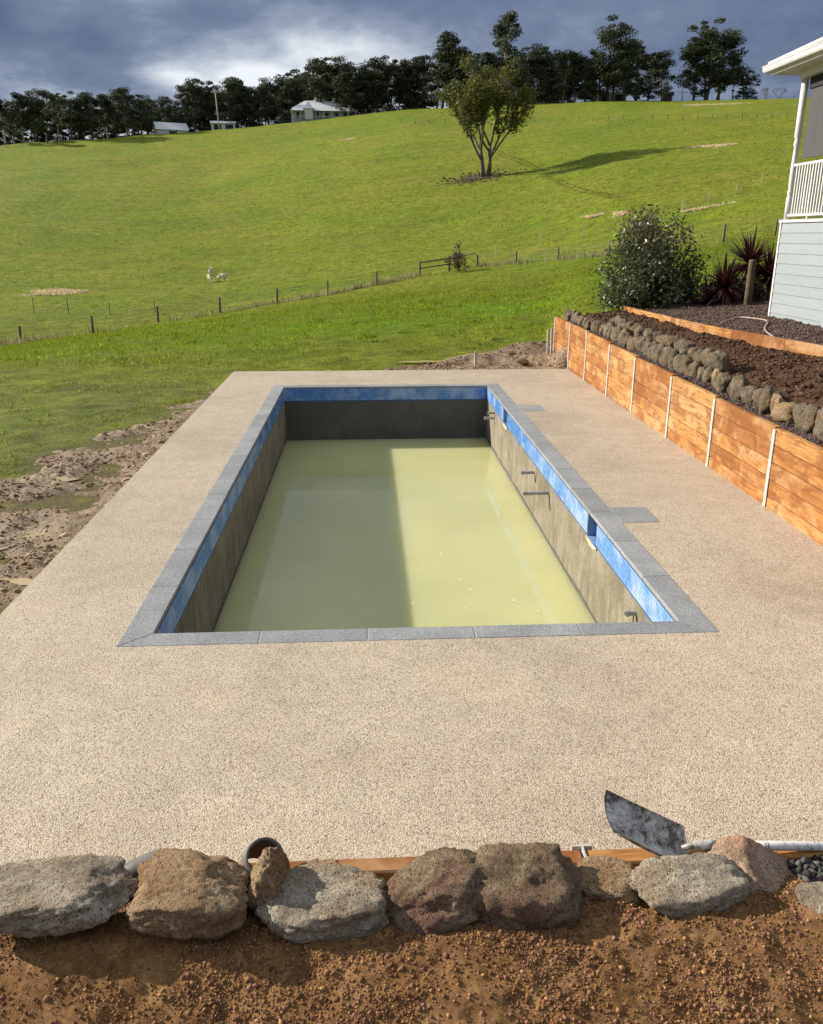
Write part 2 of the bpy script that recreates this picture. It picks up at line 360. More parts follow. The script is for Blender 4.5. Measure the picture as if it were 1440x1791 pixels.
def rockmat(name, dark, mid, light, tint=None):
    def fn(gg):
        p = gg.worldpos(); p = gg('ShaderNodeVectorMath', {0: p, 'Scale': 1.0 if 'field' not in name else 0.6}, operation='SCALE').outputs[0]; a = gg.noise(p, 9, 6, 0.65, 0.5); b = gg.noise(p, 60, 6, 0.75); pit = gg.vor(p, 85, 'Distance')
        col = gg.ramp(a, [(0.32, dark), (0.5, mid), (0.68, light)])
        if tint: col = gg.mix(gg.ramp(gg.noise(p, 6.5, 4, 0.6), [(0.48, 0.0), (0.66, 0.8)]), col, tint)
        col = gg.mix(1.0, col, gg.ramp(b, [(0.30, 0.55), (0.5, 1.0), (0.7, 1.2)]), 'MULTIPLY')
        col = gg.mix(gg.math('MULTIPLY', gg.ramp(pit, [(0.10, 0.9), (0.26, 0.0)]), gg.ramp(gg.noise(p, 9, 3, 0.6), [(0.46, 0.0), (0.58, 1.0)])), col, tuple(0.30*c for c in dark))
        col = gg.mix(gg.ramp(gg.noise(p, 75, 4, 0.8), [(0.36, 0.55), (0.5, 0.0)]), col, tuple(0.5*c for c in dark))
        h = gg.math('ADD', b, gg.ramp(pit, [(0.05, 0.0), (0.30, 0.8)]))
        return {'Base Color': col, 'Roughness': 0.92, 'Specular IOR Level': 0.25, 'Normal': gg.bump(gg.math('ADD', h, gg.math('MULTIPLY', gg.noise(p, 75, 4, 0.8), 0.7)), 1.0, 0.018)}
    return material(name, fn)
M_ROCK_GREY = rockmat('pale_basalt', (0.20, 0.160, 0.115), (0.41, 0.345, 0.262), (0.60, 0.525, 0.415), (0.37, 0.265, 0.165))
M_ROCK_TAN = rockmat('tan_boulder', (0.20, 0.122, 0.062), (0.39, 0.265, 0.155), (0.54, 0.405, 0.265), (0.31, 0.175, 0.082))
M_ROCK_BROWN = rockmat('brown_scoria_rock', (0.115, 0.076, 0.046), (0.245, 0.175, 0.105), (0.39, 0.31, 0.20), (0.21, 0.105, 0.080))
M_ROCK_PINK = rockmat('pinkish_rock', (0.28, 0.20, 0.14), (0.52, 0.36, 0.25), (0.64, 0.51, 0.38), (0.64, 0.32, 0.20))
M_ROCK_EDGE = rockmat('field_stone', (0.075, 0.060, 0.042), (0.155, 0.125, 0.088), (0.25, 0.205, 0.150), (0.24, 0.155, 0.085))
M_ROCK_TANEDGE = rockmat('tan_field_stone', (0.17, 0.11, 0.06), (0.30, 0.205, 0.115), (0.40, 0.29, 0.175))
M_WHITE = material('white_paint', lambda gg: {'Base Color': gg.ramp(gg.noise(gg.worldpos(), 3, 3, 0.6), [(0.3, (0.57, 0.56, 0.535)), (0.7, (0.67, 0.66, 0.64))]), 'Roughness': 0.45})
def m_board(gg):
    r = objrand(gg); n = gg.noise(gg.worldpos((1, 1, 6)), 2.5, 4, 0.6)
    col = gg.mix(1.0, gg.ramp(n, [(0.3, (0.25, 0.282, 0.298)), (0.7, (0.285, 0.318, 0.335))]), gg.ramp(r, [(0, 0.97), (1, 1.03)]), 'MULTIPLY')
    return {'Base Color': col, 'Roughness': 0.55}
M_BOARD = material('pale_blue_weatherboard', m_board)
def m_blind(gg):
    p = gg.worldpos(); w = gg.noise(gg.worldpos((1, 8, 0.3)), 3, 3, 0.5)
    return {'Base Color': gg.ramp(w, [(0.3, (0.050, 0.050, 0.053)), (0.7, (0.072, 0.072, 0.075))]), 'Roughness': 0.8}
M_BLIND = material('screen_blind', m_blind)
def simple(name, c, rough=0.7, metal=0.0, var=0.2, sc=8, spec=0.4):
    return material(name, lambda gg: {'Base Color': gg.ramp(gg.noise(gg.coords('Object'), sc, 4, 0.65), [(0.3, tuple(x*(1-var) for x in c)), (0.7, tuple(min(1, x*(1+var)) for x in c))]), 'Roughness': rough, 'Metallic': metal, 'Specular IOR Level': spec})
M_DARK = simple('dark_opening', (0.02, 0.02, 0.022), 0.8)
M_ROOF = material('corrugated_roof', lambda gg: {'Base Color': (0.78, 0.80, 0.81, 1), 'Roughness': 0.4, 'Normal': gg.bump(gg('ShaderNodeTexWave', {'Vector': gg.coords('Object'), 'Scale': 6.0}).outputs[1], 0.5, 0.03)})
M_PVC = simple('grey_pvc', (0.33, 0.32, 0.30), 0.5, 0, 0.25, 20)
M_RUBBER = simple('weathered_grey_pipe', (0.11, 0.105, 0.10), 0.6, 0, 0.45, 16)
M_POST = simple('weathered_post', (0.115, 0.095, 0.075), 0.9, 0, 0.35, 6)
M_GARDENPOST = simple('grey_garden_post', (0.095, 0.075, 0.042), 0.9, 0, 0.4, 6)
M_WIRE = simple('fence_wire', (0.22, 0.21, 0.20), 0.5, 0.6)
M_PALEPOST = simple('pale_picket', (0.40, 0.38, 0.33), 0.8)
M_BARK = simple('eucalypt_bark', (0.115, 0.092, 0.072), 0.9, 0, 0.45, 3)
M_PALEBARK = simple('pale_bark', (0.30, 0.27, 0.23), 0.9, 0, 0.45, 3)
M_STEM = simple('bush_stem', (0.10, 0.07, 0.045), 0.9)
def leafmat(name, trans=0.25, rough=0.55, spec=0.35):
    def fn(gg):
        col = gg.mix(1.0, tinted(gg), gg.ramp(objrand(gg), [(0, 0.75), (1, 1.2)]), 'MULTIPLY')
        return leaf_shader(gg, col, trans, rough, spec)
    return material(name, fn)
M_LEAF = leafmat('eucalypt_leaves', 0.15, 0.6, 0.25)
M_LEAF2 = leafmat('field_tree_leaves', 0.35, 0.55, 0.3)
M_BUSH = leafmat('glossy_bush_leaves', 0.25, 0.42, 0.45)
M_CORDY = leafmat('maroon_blades', 0.25, 0.4, 0.5)
M_WOOL = simple('wool', (0.62, 0.57, 0.46), 0.95, 0, 0.12, 9, 0.1)
M_SHEDWALL = simple('shed_wall', (0.58, 0.58, 0.56), 0.7, 0, 0.1)
M_HOUSEWALL = simple('farmhouse_wall', (0.56, 0.58, 0.60), 0.7, 0, 0.1)
M_GLASS = simple('dark_glass', (0.03, 0.035, 0.04), 0.1)
M_HOSE = simple('pink_hose', (0.40, 0.29, 0.25), 0.5)
def m_shovel(gg):
    p = gg.coords('Object'); n = gg.math('ADD', gg.math('MULTIPLY', gg.noise(p, 9, 4, 0.6, 0.3), 0.6), gg.math('MULTIPLY', gg.noise(p, 60, 6, 0.8), 0.4)); n2 = gg.noise(gg.coords('Object', (1, 4, 4)), 14, 6, 0.75)
    col = gg.ramp(n, [(0.38, (0.05, 0.042, 0.034)), (0.46, (0.115, 0.10, 0.082)), (0.505, (0.38, 0.36, 0.33)), (0.60, (0.66, 0.64, 0.60))])
    col = gg.mix(gg.ramp(n2, [(0.54, 0.0), (0.70, 0.6)]), col, (0.07, 0.062, 0.055))
    return {'Base Color': col, 'Roughness': 0.6, 'Metallic': 0.15, 'Normal': gg.bump(n, 0.3, 0.004)}
M_SHOVEL = material('cement_stained_steel', m_shovel)
def m_handle(gg):
    n = gg.noise(gg.coords('Object', (3, 1, 1)), 22, 5, 0.75)
    return {'Base Color': gg.ramp(n, [(0.36, (0.13, 0.10, 0.08)), (0.43, (0.60, 0.58, 0.54)), (0.7, (0.74, 0.72, 0.69))]), 'Roughness': 0.6}
M_HANDLE = material('chipped_white_handle', m_handle)
M_STRAW = material('straw', lambda gg: leaf_shader(gg, tinted(gg), 0.3, 0.8, 0.1))

# ================================================================== TERRAIN
Wx0, Wx1, Wy0, Wy1 = -1.73, 2.52, 6.03, 17.25        # inside of the pool
CX0, CX1, CY0, CY1 = -1.96, 2.77, 5.82, 17.50        # outside of the coping
DX0, DY0, DY1 = -3.09, 2.42, 19.45                    # paving
def wallx(y): return 4.585 + (y-8.0)*0.0127           # face of the timber wall
ZW = -1.12                                            # water level
# hill profile: for several picture columns, (row, distance in metres) down to the first fence and up to the crest
COLS = {
    -420: [(650, 45), (560, 70), (411, 140), (330, 210), (285, 265)],
    0:    [(603, 52), (520, 76), (411, 132), (310, 196), (254, 248)],
    360:  [(548, 61), (490, 84), (411, 124), (305, 186), (229, 246)],
    720:  [(483, 72), (411, 104), (312, 142), (217, 205), (188, 240)],
    930:  [(459, 72), (411, 90), (310, 130), (213, 193), (181, 236)],
    985:  [(453, 70), (411, 86), (307, 125), (212, 189), (179, 235)],
    1025: [(449, 68), (411, 83), (304, 121), (211, 186), (177, 234)],
    1080: [(443, 66), (411, 78), (300, 116), (210, 182), (175, 232)],
    1400: [(424, 55), (300, 100), (205, 166), (171, 226)],
    1800: [(424, 50), (300, 95), (205, 160), (171, 226)],
}
NEARZ = {-420: -0.25, 0: -0.16, 360: -0.13, 720: -0.12, 930: -0.12, 985: -0.06, 1025: 0.90, 1080: 0.95, 1400: 1.15, 1800: 1.15}
AZ = np.linspace(-0.95, 0.95, 381); DD = np.linspace(0, 420, 841)
def _smooth(A, k, axis):
    w = np.hanning(2*k+3)[1:-1]; w /= w.sum(); pad = [(0, 0)]*A.ndim; pad[axis] = (k, k)
    B = np.pad(A, pad, 'reflect', reflect_type='odd'); return np.apply_along_axis(lambda r: np.convolve(r, w, 'valid'), axis, B)
_cols = []
for u, rows in COLS.items():
    az, ds, zs = [], [], []
    for v, d in rows:
        P = at_d(u, v, d); az.append(math.atan2(P[0], P[1])); ds.append(d); zs.append(P[2])
    z0 = NEARZ[u]; s = (zs[-1]-zs[-2])/(ds[-1]-ds[-2])
    dn = [0, 21, 26] + ds + [ds[-1]+25, ds[-1]+70, 420]; zn = [z0, z0, z0+0.06*(zs[0]-z0)] + zs + [zs[-1]+0.2, zs[-1]-5, zs[-1]-25]
    _cols.append((np.mean(az), _smooth(np.interp(DD, dn, zn), 12, 0)))
_ca = np.array([c[0] for c in _cols]); _cz = np.array([c[1] for c in _cols])
ZT = np.stack([np.interp(AZ, _ca, _cz[:, j]) for j in range(len(DD))], 1); ZT = _smooth(ZT, 4, 0)
def terrain(x, y):
    x = np.asarray(x, float); y = np.asarray(y, float)
    d = np.hypot(x, y); a = np.clip(np.arctan2(x, np.maximum(y, 0.02*np.abs(x)+1e-6)), AZ[0], AZ[-1]-1e-6)
    fa = (a-AZ[0])/(AZ[1]-AZ[0]); fd = np.clip(d/(DD[1]-DD[0]), 0, len(DD)-1.001)
    ia = np.clip(fa.astype(int), 0, len(AZ)-2); idd = fd.astype(int); wa = fa-ia; wd = fd-idd
    z = ZT[ia, idd]*(1-wa)*(1-wd)+ZT[ia+1, idd]*wa*(1-wd)+ZT[ia, idd+1]*(1-wa)*wd+ZT[ia+1, idd+1]*wa*wd
    far = np.clip((d-25)/60, 0, 1)
    z = z + fbm2(x, y, 0.055, 3, 5)*0.35*far + fbm2(x, y, 0.5, 2, 9)*0.03*np.clip((d-18)/10, 0, 1)
    return z
def tz(x, y): return float(terrain(np.array([x]), np.array([y]))[0])
def hit(u, v, d0=19.0, d1=330.0):
    """where the line of sight through a picture point meets the field"""
    r = ray(u, v); r = r/math.hypot(r[0], r[1]); ts = np.arange(d0, d1, 0.25); P = EYE[None]+ts[:, None]*r[None]
    k = np.nonzero(P[:, 2] < terrain(P[:, 0], P[:, 1]))[0]
    if len(k) == 0:                                    # just above the ridge: stand on it
        e = terrain(P[:, 0], P[:, 1])-P[:, 2]; i = int(np.argmax(e)); return np.array([P[i, 0], P[i, 1], tz(P[i, 0], P[i, 1])])
    i = k[0]; return np.array([P[i, 0], P[i, 1], tz(P[i, 0], P[i, 1])])

az = np.concatenate([np.linspace(-PI, -0.72, 40, endpoint=False), np.linspace(-0.72, 0.72, 361), np.linspace(0.72, PI, 41)[1:]])
rr = 2.0*(400/2.0)**np.linspace(0, 1, 330)
A, R_ = np.meshgrid(az, rr, indexing='ij'); X = R_*np.sin(A); Y = R_*np.cos(A); Z = terrain(X, Y)
near = np.exp(-((R_-30)/30)**2)
Z = Z + fbm2(X, Y, 1.4, 3, 3)*0.022*np.clip((R_-8)/10, 0, 1)
under = (X > DX0+0.25) & (X < 4.9) & (Y < DY1-0.25); Z[under] = np.minimum(Z[under], -2.2)
gar = (X > 4.55) & (Y < 20.6) & (X < 30); Z[gar] = np.minimum(Z[gar], 0.2)
corner = (X > 2.5) & (X < 5.3) & (Y < 21.4) & (Y > 18); Z[corner] = np.minimum(Z[corner], -0.20)
back = (Y < 2.6); Z[back] = np.minimum(Z[back], -0.3)
lush = np.clip(np.exp(-(((Y-34-0.35*(X-4))/4.5)**2))*np.exp(-((X-4)/11)**2)*1.3*np.clip(0.6+fbm2(X, Y, 0.35, 3, 21), 0, 1), 0, 1)
worn = np.clip(1.2-np.abs(X+6.5)/5.0, 0, 1)*np.clip((24-Y)/8, 0, 1)*np.clip(0.45+0.9*fbm2(X, Y, 0.5, 3, 31), 0, 1)*0.75
def mudmask(x, y):
    """bare trodden earth along the left edge of the paving and behind its far end"""
    n = fbm2(x, y, 0.55, 4, 41)*0.9+fbm2(x, y, 2.2, 3, 44)*0.30
    half = np.interp(y, [0, 5, 8, 10, 13, 15.5, 17.5, 19], [4.6, 4.1, 3.6, 2.9, 1.9, 1.2, 0.7, -0.6])
    a = (half+n*0.75-(DX0-x))/0.9
    b = np.interp(x, [-2, 0, 2, 4.4, 5.0], [-0.6, 0.8, 1.9, 3.6, 3.2])+n*0.5-(y-DY1); b = np.where(x > 5.1, -1, b)/0.8
    return np.clip(np.where(y < DY1, np.where(x < DX0+0.4, a, 0.5), np.maximum(b, np.where(x < DX0, a, -1))), -1, 1)
bare = np.clip(mudmask(X, Y)*0.8+0.25, 0, 1)*(R_ < 40)
tint = np.stack([lush.ravel(), worn.ravel(), bare.ravel()], 1)
terr = link('hillside', np_mesh('hillside', np.stack([X, Y, Z], -1), grid_faces(len(az), len(rr)), True, tint), M_GRASS); tag(terr, kind='structure')

# mud sheets: finely rumpled ground that sinks under the turf at its ragged edge
def mud_sheet(name, x0, x1, y0, y1, step, mound=None):
    xs = np.arange(x0, x1+1e-6, step); ys = np.arange(y0, y1+1e-6, step); X, Y = np.meshgrid(xs, ys, indexing='ij')
    m = mudmask(X, Y); rum = fbm2(X, Y, 1.6, 5, 61, 0.58)*0.055+np.abs(fbm2(X, Y, 3.5, 3, 67))*0.03
    Z = terrain(X, Y)-0.06+np.clip(m, -1, 0.7)*0.10+rum*np.clip(m+0.6, 0, 1)
    if mound is not None: Z = Z+mound(X, Y)
    near = np.clip(1-(DX0-X)/0.25, 0, 1)*(Y < DY1) if x1 <= DX0+0.2 else np.clip(1-(Y-DY1)/0.25, 0, 1)
    Z = Z*(1-near)+np.minimum(Z, -0.07)*near
    o = link(name, np_mesh(name, np.stack([X, Y, Z], -1), grid_faces(len(xs), len(ys)), True), M_MUD); tag(o, kind='structure')
    return X, Y, Z, m
MUDL = mud_sheet('trodden_ground', -9.5, DX0+0.03, 2.5, 20.0, 0.045)
def mound(X, Y):
    return 0.34*np.exp(-(((X-4.3)/0.9)**2+((Y-21.9)/0.8)**2))+0.22*np.exp(-(((X-2.7)/1.1)**2+((Y-21.9)/0.7)**2))+0.10*np.exp(-(((X-0.8)/1.2)**2+((Y-21.0)/0.6)**2))
MUDF = mud_sheet('dug_earth', -3.0, 5.3, DY1-0.03, 25.0, 0.05, mound)

# ================================================================== PAVING
bm = bmesh.new()
def ring(bm, outer, inner, z):
    o = [bm.verts.new((x, y, z)) for x, y in outer]; i = [bm.verts.new((x, y, z)) for x, y in inner]
    for k in range(4): bm.faces.new((o[k], o[(k+1) % 4], i[(k+1) % 4], i[k]))
    return o, i
outer = [(DX0, DY0-0.05), (wallx(2.4)+0.05, DY0-0.05), (wallx(DY1)+0.05, DY1), (DX0, DY1)]
inner = [(CX0-0.001, CY0-0.001), (CX1+0.001, CY0-0.001), (CX1+0.001, CY1+0.001), (CX0-0.001, CY1+0.001)]
o1, i1 = ring(bm, outer, inner, 0.0); o0, i0 = ring(bm, outer, inner, -0.16)
for k in range(4):
    bm.faces.new((o0[k], o0[(k+1) % 4], o1[(k+1) % 4], o1[k])); bm.faces.new((i1[k], i1[(k+1) % 4], i0[(k+1) % 4], i0[k]))
deck = link('paving', bm_mesh('paving', bm), M_DECK); tag(deck, kind='structure')

# ================================================================== POOL
pool = empty('swimming_pool', ((Wx0+Wx1)/2, (Wy0+Wy1)/2, 0)); tag(pool, 'long unfinished concrete swimming pool with bluestone coping and blue mosaic waterline', 'swimming pool')
PX, PY = (Wx0+Wx1)/2, (Wy0+Wy1)/2
def under_pool(o):
    o.parent = pool; o.matrix_parent_inverse = Matrix.Translation((-PX, -PY, 0)); return o
TB = -0.275                                            # underside of the tile band
SK = [(8.52, 8.90), (14.62, 15.00)]                    # skimmer mouths in the right wall
T = 0.25
under_pool(box('pool_wall', Wx0-T, Wx0, Wy0-T, Wy1+T, -2.0, -0.036, M_PCONC))
under_pool(box('pool_wall', Wx0, Wx1, Wy1, Wy1+T, -2.0, -0.036, M_DARKCONC))  # far wall: a darker concrete colour than the other three walls
under_pool(box('pool_wall', Wx0, Wx1, Wy0-T, Wy0, -2.0, -0.036, M_PCONC))
bm = bmesh.new()                                       # right wall with two notches for the skimmers
ys = [Wy0-T, SK[0][0], SK[0][1], SK[1][0], SK[1][1], Wy1+T]
box_bm(Wx1, Wx1+T, Wy0-T, Wy1+T, -2.0, -0.34, bm=bm)
for a, b in ((ys[0], ys[1]), (ys[2], ys[3]), (ys[4], ys[5])): box_bm(Wx1, Wx1+T, a, b, -0.34, -0.036, bm=bm)
under_pool(link('pool_wall', bm_mesh('pool_wall', bm), M_PCONC))
# coping stones
def coping_run(x0, y0, x1, y1, n, side):
    """stones along one side with mitred ends; side = direction pointing outwards from the pool"""
    p0 = Vector((x0, y0)); p1 = Vector((x1, y1)); out = Vector(side); w = {(-1, 0): 0.23, (1, 0): 0.25, (0, -1): 0.21, (0, 1): 0.25}[side]
    t = (p1-p0).normalized(); L = (p1-p0).length; jw = 0.004
    for k in range(n):
        a, b = L*k/n+(jw if k else 0), L*(k+1)/n-(jw if k < n-1 else 0)
        ai, bi = a+(0.004 if k == 0 else 0), b-(0.004 if k == n-1 else 0)
        wl = 0.21 if True else w
        ao = a-(cop_ext[(side, 0)]-0.004 if k == 0 else 0); bo = b+(cop_ext[(side, 1)]-0.004 if k == n-1 else 0)
        base = [p0+t*ai, p0+t*bi, p0+t*bo+out*w, p0+t*ao+out*w]
        c = sum(base, Vector((0, 0)))/4
        bm = bmesh.new(); lo = [bm.verts.new((q.x-c.x, q.y-c.y, -0.034)) for q in base]; hi = [bm.verts.new((q.x-c.x, q.y-c.y, 0.004)) for q in base]
        bm.faces.new(hi); bm.faces.new(lo[::-1])
        for i in range(4): bm.faces.new((lo[i], lo[(i+1) % 4], hi[(i+1) % 4], hi[i]))
        bmesh.ops.recalc_face_normals(bm, faces=bm.faces)
        bmesh.ops.bevel(bm, geom=[e for e in bm.edges if all(v.co.z > 0 for v in e.verts)], offset=0.003, segments=1, affect='EDGES')
        s = under_pool(link('coping_stone', bm_mesh('coping_stone', bm), M_COPING)); s.location = (c.x, c.y, random.uniform(-0.0007, 0.0007))
cop_ext = {((-1, 0), 0): 0.21, ((-1, 0), 1): 0.25, ((1, 0), 0): 0.21, ((1, 0), 1): 0.25, ((0, -1), 0): 0.23, ((0, -1), 1): 0.25, ((0, 1), 0): 0.23, ((0, 1), 1): 0.25}
coping_run(Wx0, Wy0, Wx0, Wy1, 12, (-1, 0)); coping_run(Wx1, Wy0, Wx1, Wy1, 12, (1, 0))
coping_run(Wx0, Wy0, Wx1, Wy0, 5, (0, -1)); coping_run(Wx0, Wy1, Wx1, Wy1, 5, (0, 1))
bm = bmesh.new(); o1, i1 = ring(bm, inner, [(Wx0-.004, Wy0-.004), (Wx1+.004, Wy0-.004), (Wx1+.004, Wy1+.004), (Wx0-.004, Wy1+.004)], 0.0005)
o0, i0 = ring(bm, inner, [(Wx0-.004, Wy0-.004), (Wx1+.004, Wy0-.004), (Wx1+.004, Wy1+.004), (Wx0-.004, Wy1+.004)], -0.0355)
for k in range(4): bm.faces.new((i1[k], i1[(k+1) % 4], i0[(k+1) % 4], i0[k]))
under_pool(link('coping_grout', bm_mesh('coping_grout', bm), M_GROUT))
# mosaic band: tiles stand 3 mm proud of the grout; the nearest on the right wall are single pieces
TP, TW = 0.0395, 0.0345; NR = 6
def tile_quads(org, along, upv, nrm, n, skip=None):
    V, F, C = [], [], []
    for i in range(n):
        for r in range(NR):
            s0 = i*TP+0.002; z0 = -0.039-(r+1)*TP+0.002
            if skip and skip(s0, i, r): continue
            k = len(V); jd = random.uniform(-0.0006, 0.0006)
            for dn in (0, 0.004+jd):
                for (a, b) in ((0, 0), (TW, 0), (TW, TW), (0, TW)):
                    V.append(org+along*(s0+a)+upv*(z0+b)+nrm*dn)
            F += [(k+4, k+5, k+6, k+7), (k, k+1, k+5, k+4), (k+1, k+2, k+6, k+5), (k+2, k+3, k+7, k+6), (k+3, k, k+4, k+7)]
            t = random.random(); c = np.array([0.07, 0.215, 0.56])*(1-t)+np.array([0.14, 0.33, 0.68])*t
            C += [c]*8
    return np.array(V), F, np.array(C)
def band(org, along, nrm, L, skip=None):
    org, along, nrm = (np.array(q, float) for q in (org, along, nrm)); upv = np.array([0, 0, 1.0])
    V, F, C = tile_quads(org, along, upv, nrm, int(L/TP), skip)
    me = np_mesh('mosaic_band', V, F, False, C); o = under_pool(link('mosaic_band', me, M_TILE)); tag(o, kind='stuff')
    for p in me.polygons: p.use_smooth = False
    return o
GB = 0.005
band((Wx0+GB, Wy0, 0), (0, 1, 0), (1, 0, 0), Wy1-Wy0)
band((Wx0, Wy1-GB, 0), (1, 0, 0), (0, -1, 0), Wx1-Wx0)
band((Wx0, Wy0+GB, 0), (1, 0, 0), (0, 1, 0), Wx1-Wx0)
def in_sk(s0): return any(a-0.03 < Wy0+s0 < b+0.004 for a, b in SK)
N1 = 50
band((Wx1-GB, Wy0, 0), (0, 1, 0), (-1, 0, 0), Wy1-Wy0, lambda s0, i, r: i < N1 or in_sk(s0))
V, F, C = tile_quads(np.array([0, -TW/2-0.002, TW/2+0.039+0.002+TP-TW-0.004+0.0]), np.array([0, 1.0, 0]), np.array([0, 0, 1.0]), np.array([-1.0, 0, 0]), 1, lambda s, i, r: r > 0)
V = V-V.mean(0); tile_me = np_mesh('tile', V, F)
tile_me.materials.append(M_TILE1)
for i in range(N1):
    for r in range(NR):
        t = under_pool(bpy.data.objects.new('tile', tile_me)); COL.objects.link(t)
        t.location = (Wx1-GB-0.002+random.uniform(-.0005, .0005), Wy0+i*TP+0.002+TW/2, -0.039-(r+1)*TP+0.002+TW/2)
# grout beds behind the tiles, ragged along the underside
def grout_bed(p0, p1, nrm, segs=None):
    p0, p1, nrm = np.array(p0, float), np.array(p1, float), np.array(nrm, float); L = np.linalg.norm(p1-p0); n = int(L/0.05)+1
    s = np.linspace(0, 1, n); P = p0+(p1-p0)*s[:, None]; low = TB-0.012-0.012*(1+fbm(np.stack([s*L*4, s*0+nrm[0]*9+nrm[1]*5, s*0], -1), 3, 77))
    V = np.concatenate([np.c_[P[:, :2]+nrm[:2]*GB, np.full(n, -0.036)], np.c_[P[:, :2]+nrm[:2]*GB, low], np.c_[P[:, :2]-nrm[:2]*0.01, low]])
    F = []
    for i in range(n-1):
        ym = (P[i, 1]+P[i+1, 1])/2
        if nrm[0] < -0.5 and any(a < ym < b for a, b in SK): continue
        F += [(i, i+1, n+i+1, n+i), (n+i, n+i+1, 2*n+i+1, 2*n+i)]
    under_pool(link('grout_bed', np_mesh('grout_bed', V, F), M_TGROUT))
grout_bed((Wx0, Wy0, 0), (Wx0, Wy1, 0), (1, 0, 0)); grout_bed((Wx1, Wy0, 0), (Wx1, Wy1, 0), (-1, 0, 0))
grout_bed((Wx0, Wy1, 0), (Wx1, Wy1, 0), (0, -1, 0)); grout_bed((Wx0, Wy0, 0), (Wx1, Wy0, 0), (0, 1, 0))
# skimmer mouths: tiled reveal, dark throat, mortar collar, lid let into the paving
for (a, b) in SK:
    V, F, C = [], [], []
    def face(org, al, up, nr, w, h):
        nu, nv = max(1, round(w/TP)), max(1, round(h/TP)); org, al, up, nr = (np.array(q, float) for q in (org, al, up, nr))
        for i in range(nu):
            for j in range(nv):
                k = len(V)
                for dn in (0, 0.003):
                    for (p, q) in ((0.04, 0.04), (0.96, 0.04), (0.96, 0.96), (0.04, 0.96)): V.append(org+al*(i+p)*w/nu+up*(j+q)*h/nv+nr*dn)
                F.extend([(k+4, k+5, k+6, k+7), (k, k+1, k+5, k+4), (k+1, k+2, k+6, k+5), (k+2, k+3, k+7, k+6), (k+3, k, k+4, k+7)])
                t = random.random(); C.extend([np.array([0.07, 0.215, 0.56])*(1-t)+np.array([0.14, 0.33, 0.68])*t]*8)
    x = Wx1-GB-0.004
    face((x, b+0.0, -0.30), (1, 0, 0), (0, 0, 1), (0, -1, 0), 0.16, 0.26)
    face((x, a-0.0, -0.30), (1, 0, 0), (0, 0, 1), (0, 1, 0), 0.16, 0.26)
    face((x, a, -0.302), (1, 0, 0), (0, 1, 0), (0, 0, 1), 0.16, b-a)
    sk = under_pool(link('skimmer_mouth', np_mesh('skimmer_mouth', np.array(V), F, False, np.array(C)), M_TILE)); tag(sk, kind='stuff')
    bm = bmesh.new(); box_bm(Wx1+0.15, Wx1+0.17, a, b, -0.33, -0.037, bm=bm); box_bm(Wx1+0.001, Wx1+0.16, a+0.001, b-0.001, -0.33, -0.3035, bm=bm)
    under_pool(link('skimmer_throat', bm_mesh('skimmer_throat', bm), M_DARK))
    n = 15; s = np.linspace(a-0.05, b+0.03, n); low = -0.318-0.035*np.sin(np.linspace(0, PI, n))-0.018*np.abs(RNG.normal(size=n))
    Vm = np.concatenate([np.c_[np.full(n, Wx1-0.012), s, np.full(n, -0.303)], np.c_[np.full(n, Wx1-0.016), s, low], np.c_[np.full(n, Wx1+0.002), s, low]])
    Fm = [(i, i+1, n+i+1, n+i) for i in range(n-1)]+[(n+i, n+i+1, 2*n+i+1, 2*n+i) for i in range(n-1)]
    under_pool(link('mortar_collar', np_mesh('mortar_collar', Vm, Fm), M_MORTAR))
    under_pool(box('skimmer_lid', CX1+0.004, CX1+0.43, a-0.05, b+0.10, -0.03, 0.0045, M_COPING, None, 0.003))
# pipe stubs in the right wall
def stub(y, z, L, r=0.026, ring_=True):
    P = [(Wx1+0.05, y, z), (Wx1-L, y, z-0.004)]
    tb = [(np.array(P), r, 14)]
    if ring_: tb.append((np.array([(Wx1-L+0.03, y, z-0.004), (Wx1-L-0.004, y, z-0.004)]), r*1.22, 14))
    o = under_pool(link('pipe_stub', tubes_mesh('pipe_stub', tb, False), M_PVC))
    c = link('pipe_bore', tubes_mesh('pipe_bore', [(np.array([(Wx1-L-0.002, y, z-0.004), (Wx1-L-0.0055, y, z-0.004)]), r*0.85, 14)], False), M_DARK, o)
for (u, v, L) in ((865, 731, 0.20), (866, 722, 0.14), (935, 826, 0.20), (960, 862, 0.36), (1113, 1072, 0.10)):
    P = at_x(u, v, Wx1); stub(P[1], P[2], L)
# rust streak slots hacked into the concrete beside the stubs
for (u, v) in ((938, 832), (962, 872), (1108, 1085)):
    P = at_x(u, v, Wx1); under_pool(box('chase_cut', Wx1-0.004, Wx1+0.01, P[1]-0.012, P[1]+0.012, P[2]-0.10, P[2]+0.05, M_DARK))
# wet tide mark where the water meets the concrete
for (p0, p1, nr) in (((Wx0, Wy0), (Wx0, Wy1), (1, 0)), ((Wx1, Wy0), (Wx1, Wy1), (-1, 0))):
    n = 240; t = np.linspace(0, 1, n); xy = np.array(p0)+(np.array(p1)-np.array(p0))*t[:, None]; h_ = ZW+0.035+0.020*(fbm(np.stack([t*26, t*0+nr[0]*3, t*0], -1), 4, 171)+0.3)
    a_ = xy+np.array(nr)*0.003; V = np.concatenate([np.c_[a_, np.full(n, ZW-0.05)], np.c_[a_, h_]]); F = [(i, i+1, n+i+1, n+i) for i in range(n-1)]
    under_pool(link('tide_mark', np_mesh('tide_mark', V, F), M_DARKCONC))
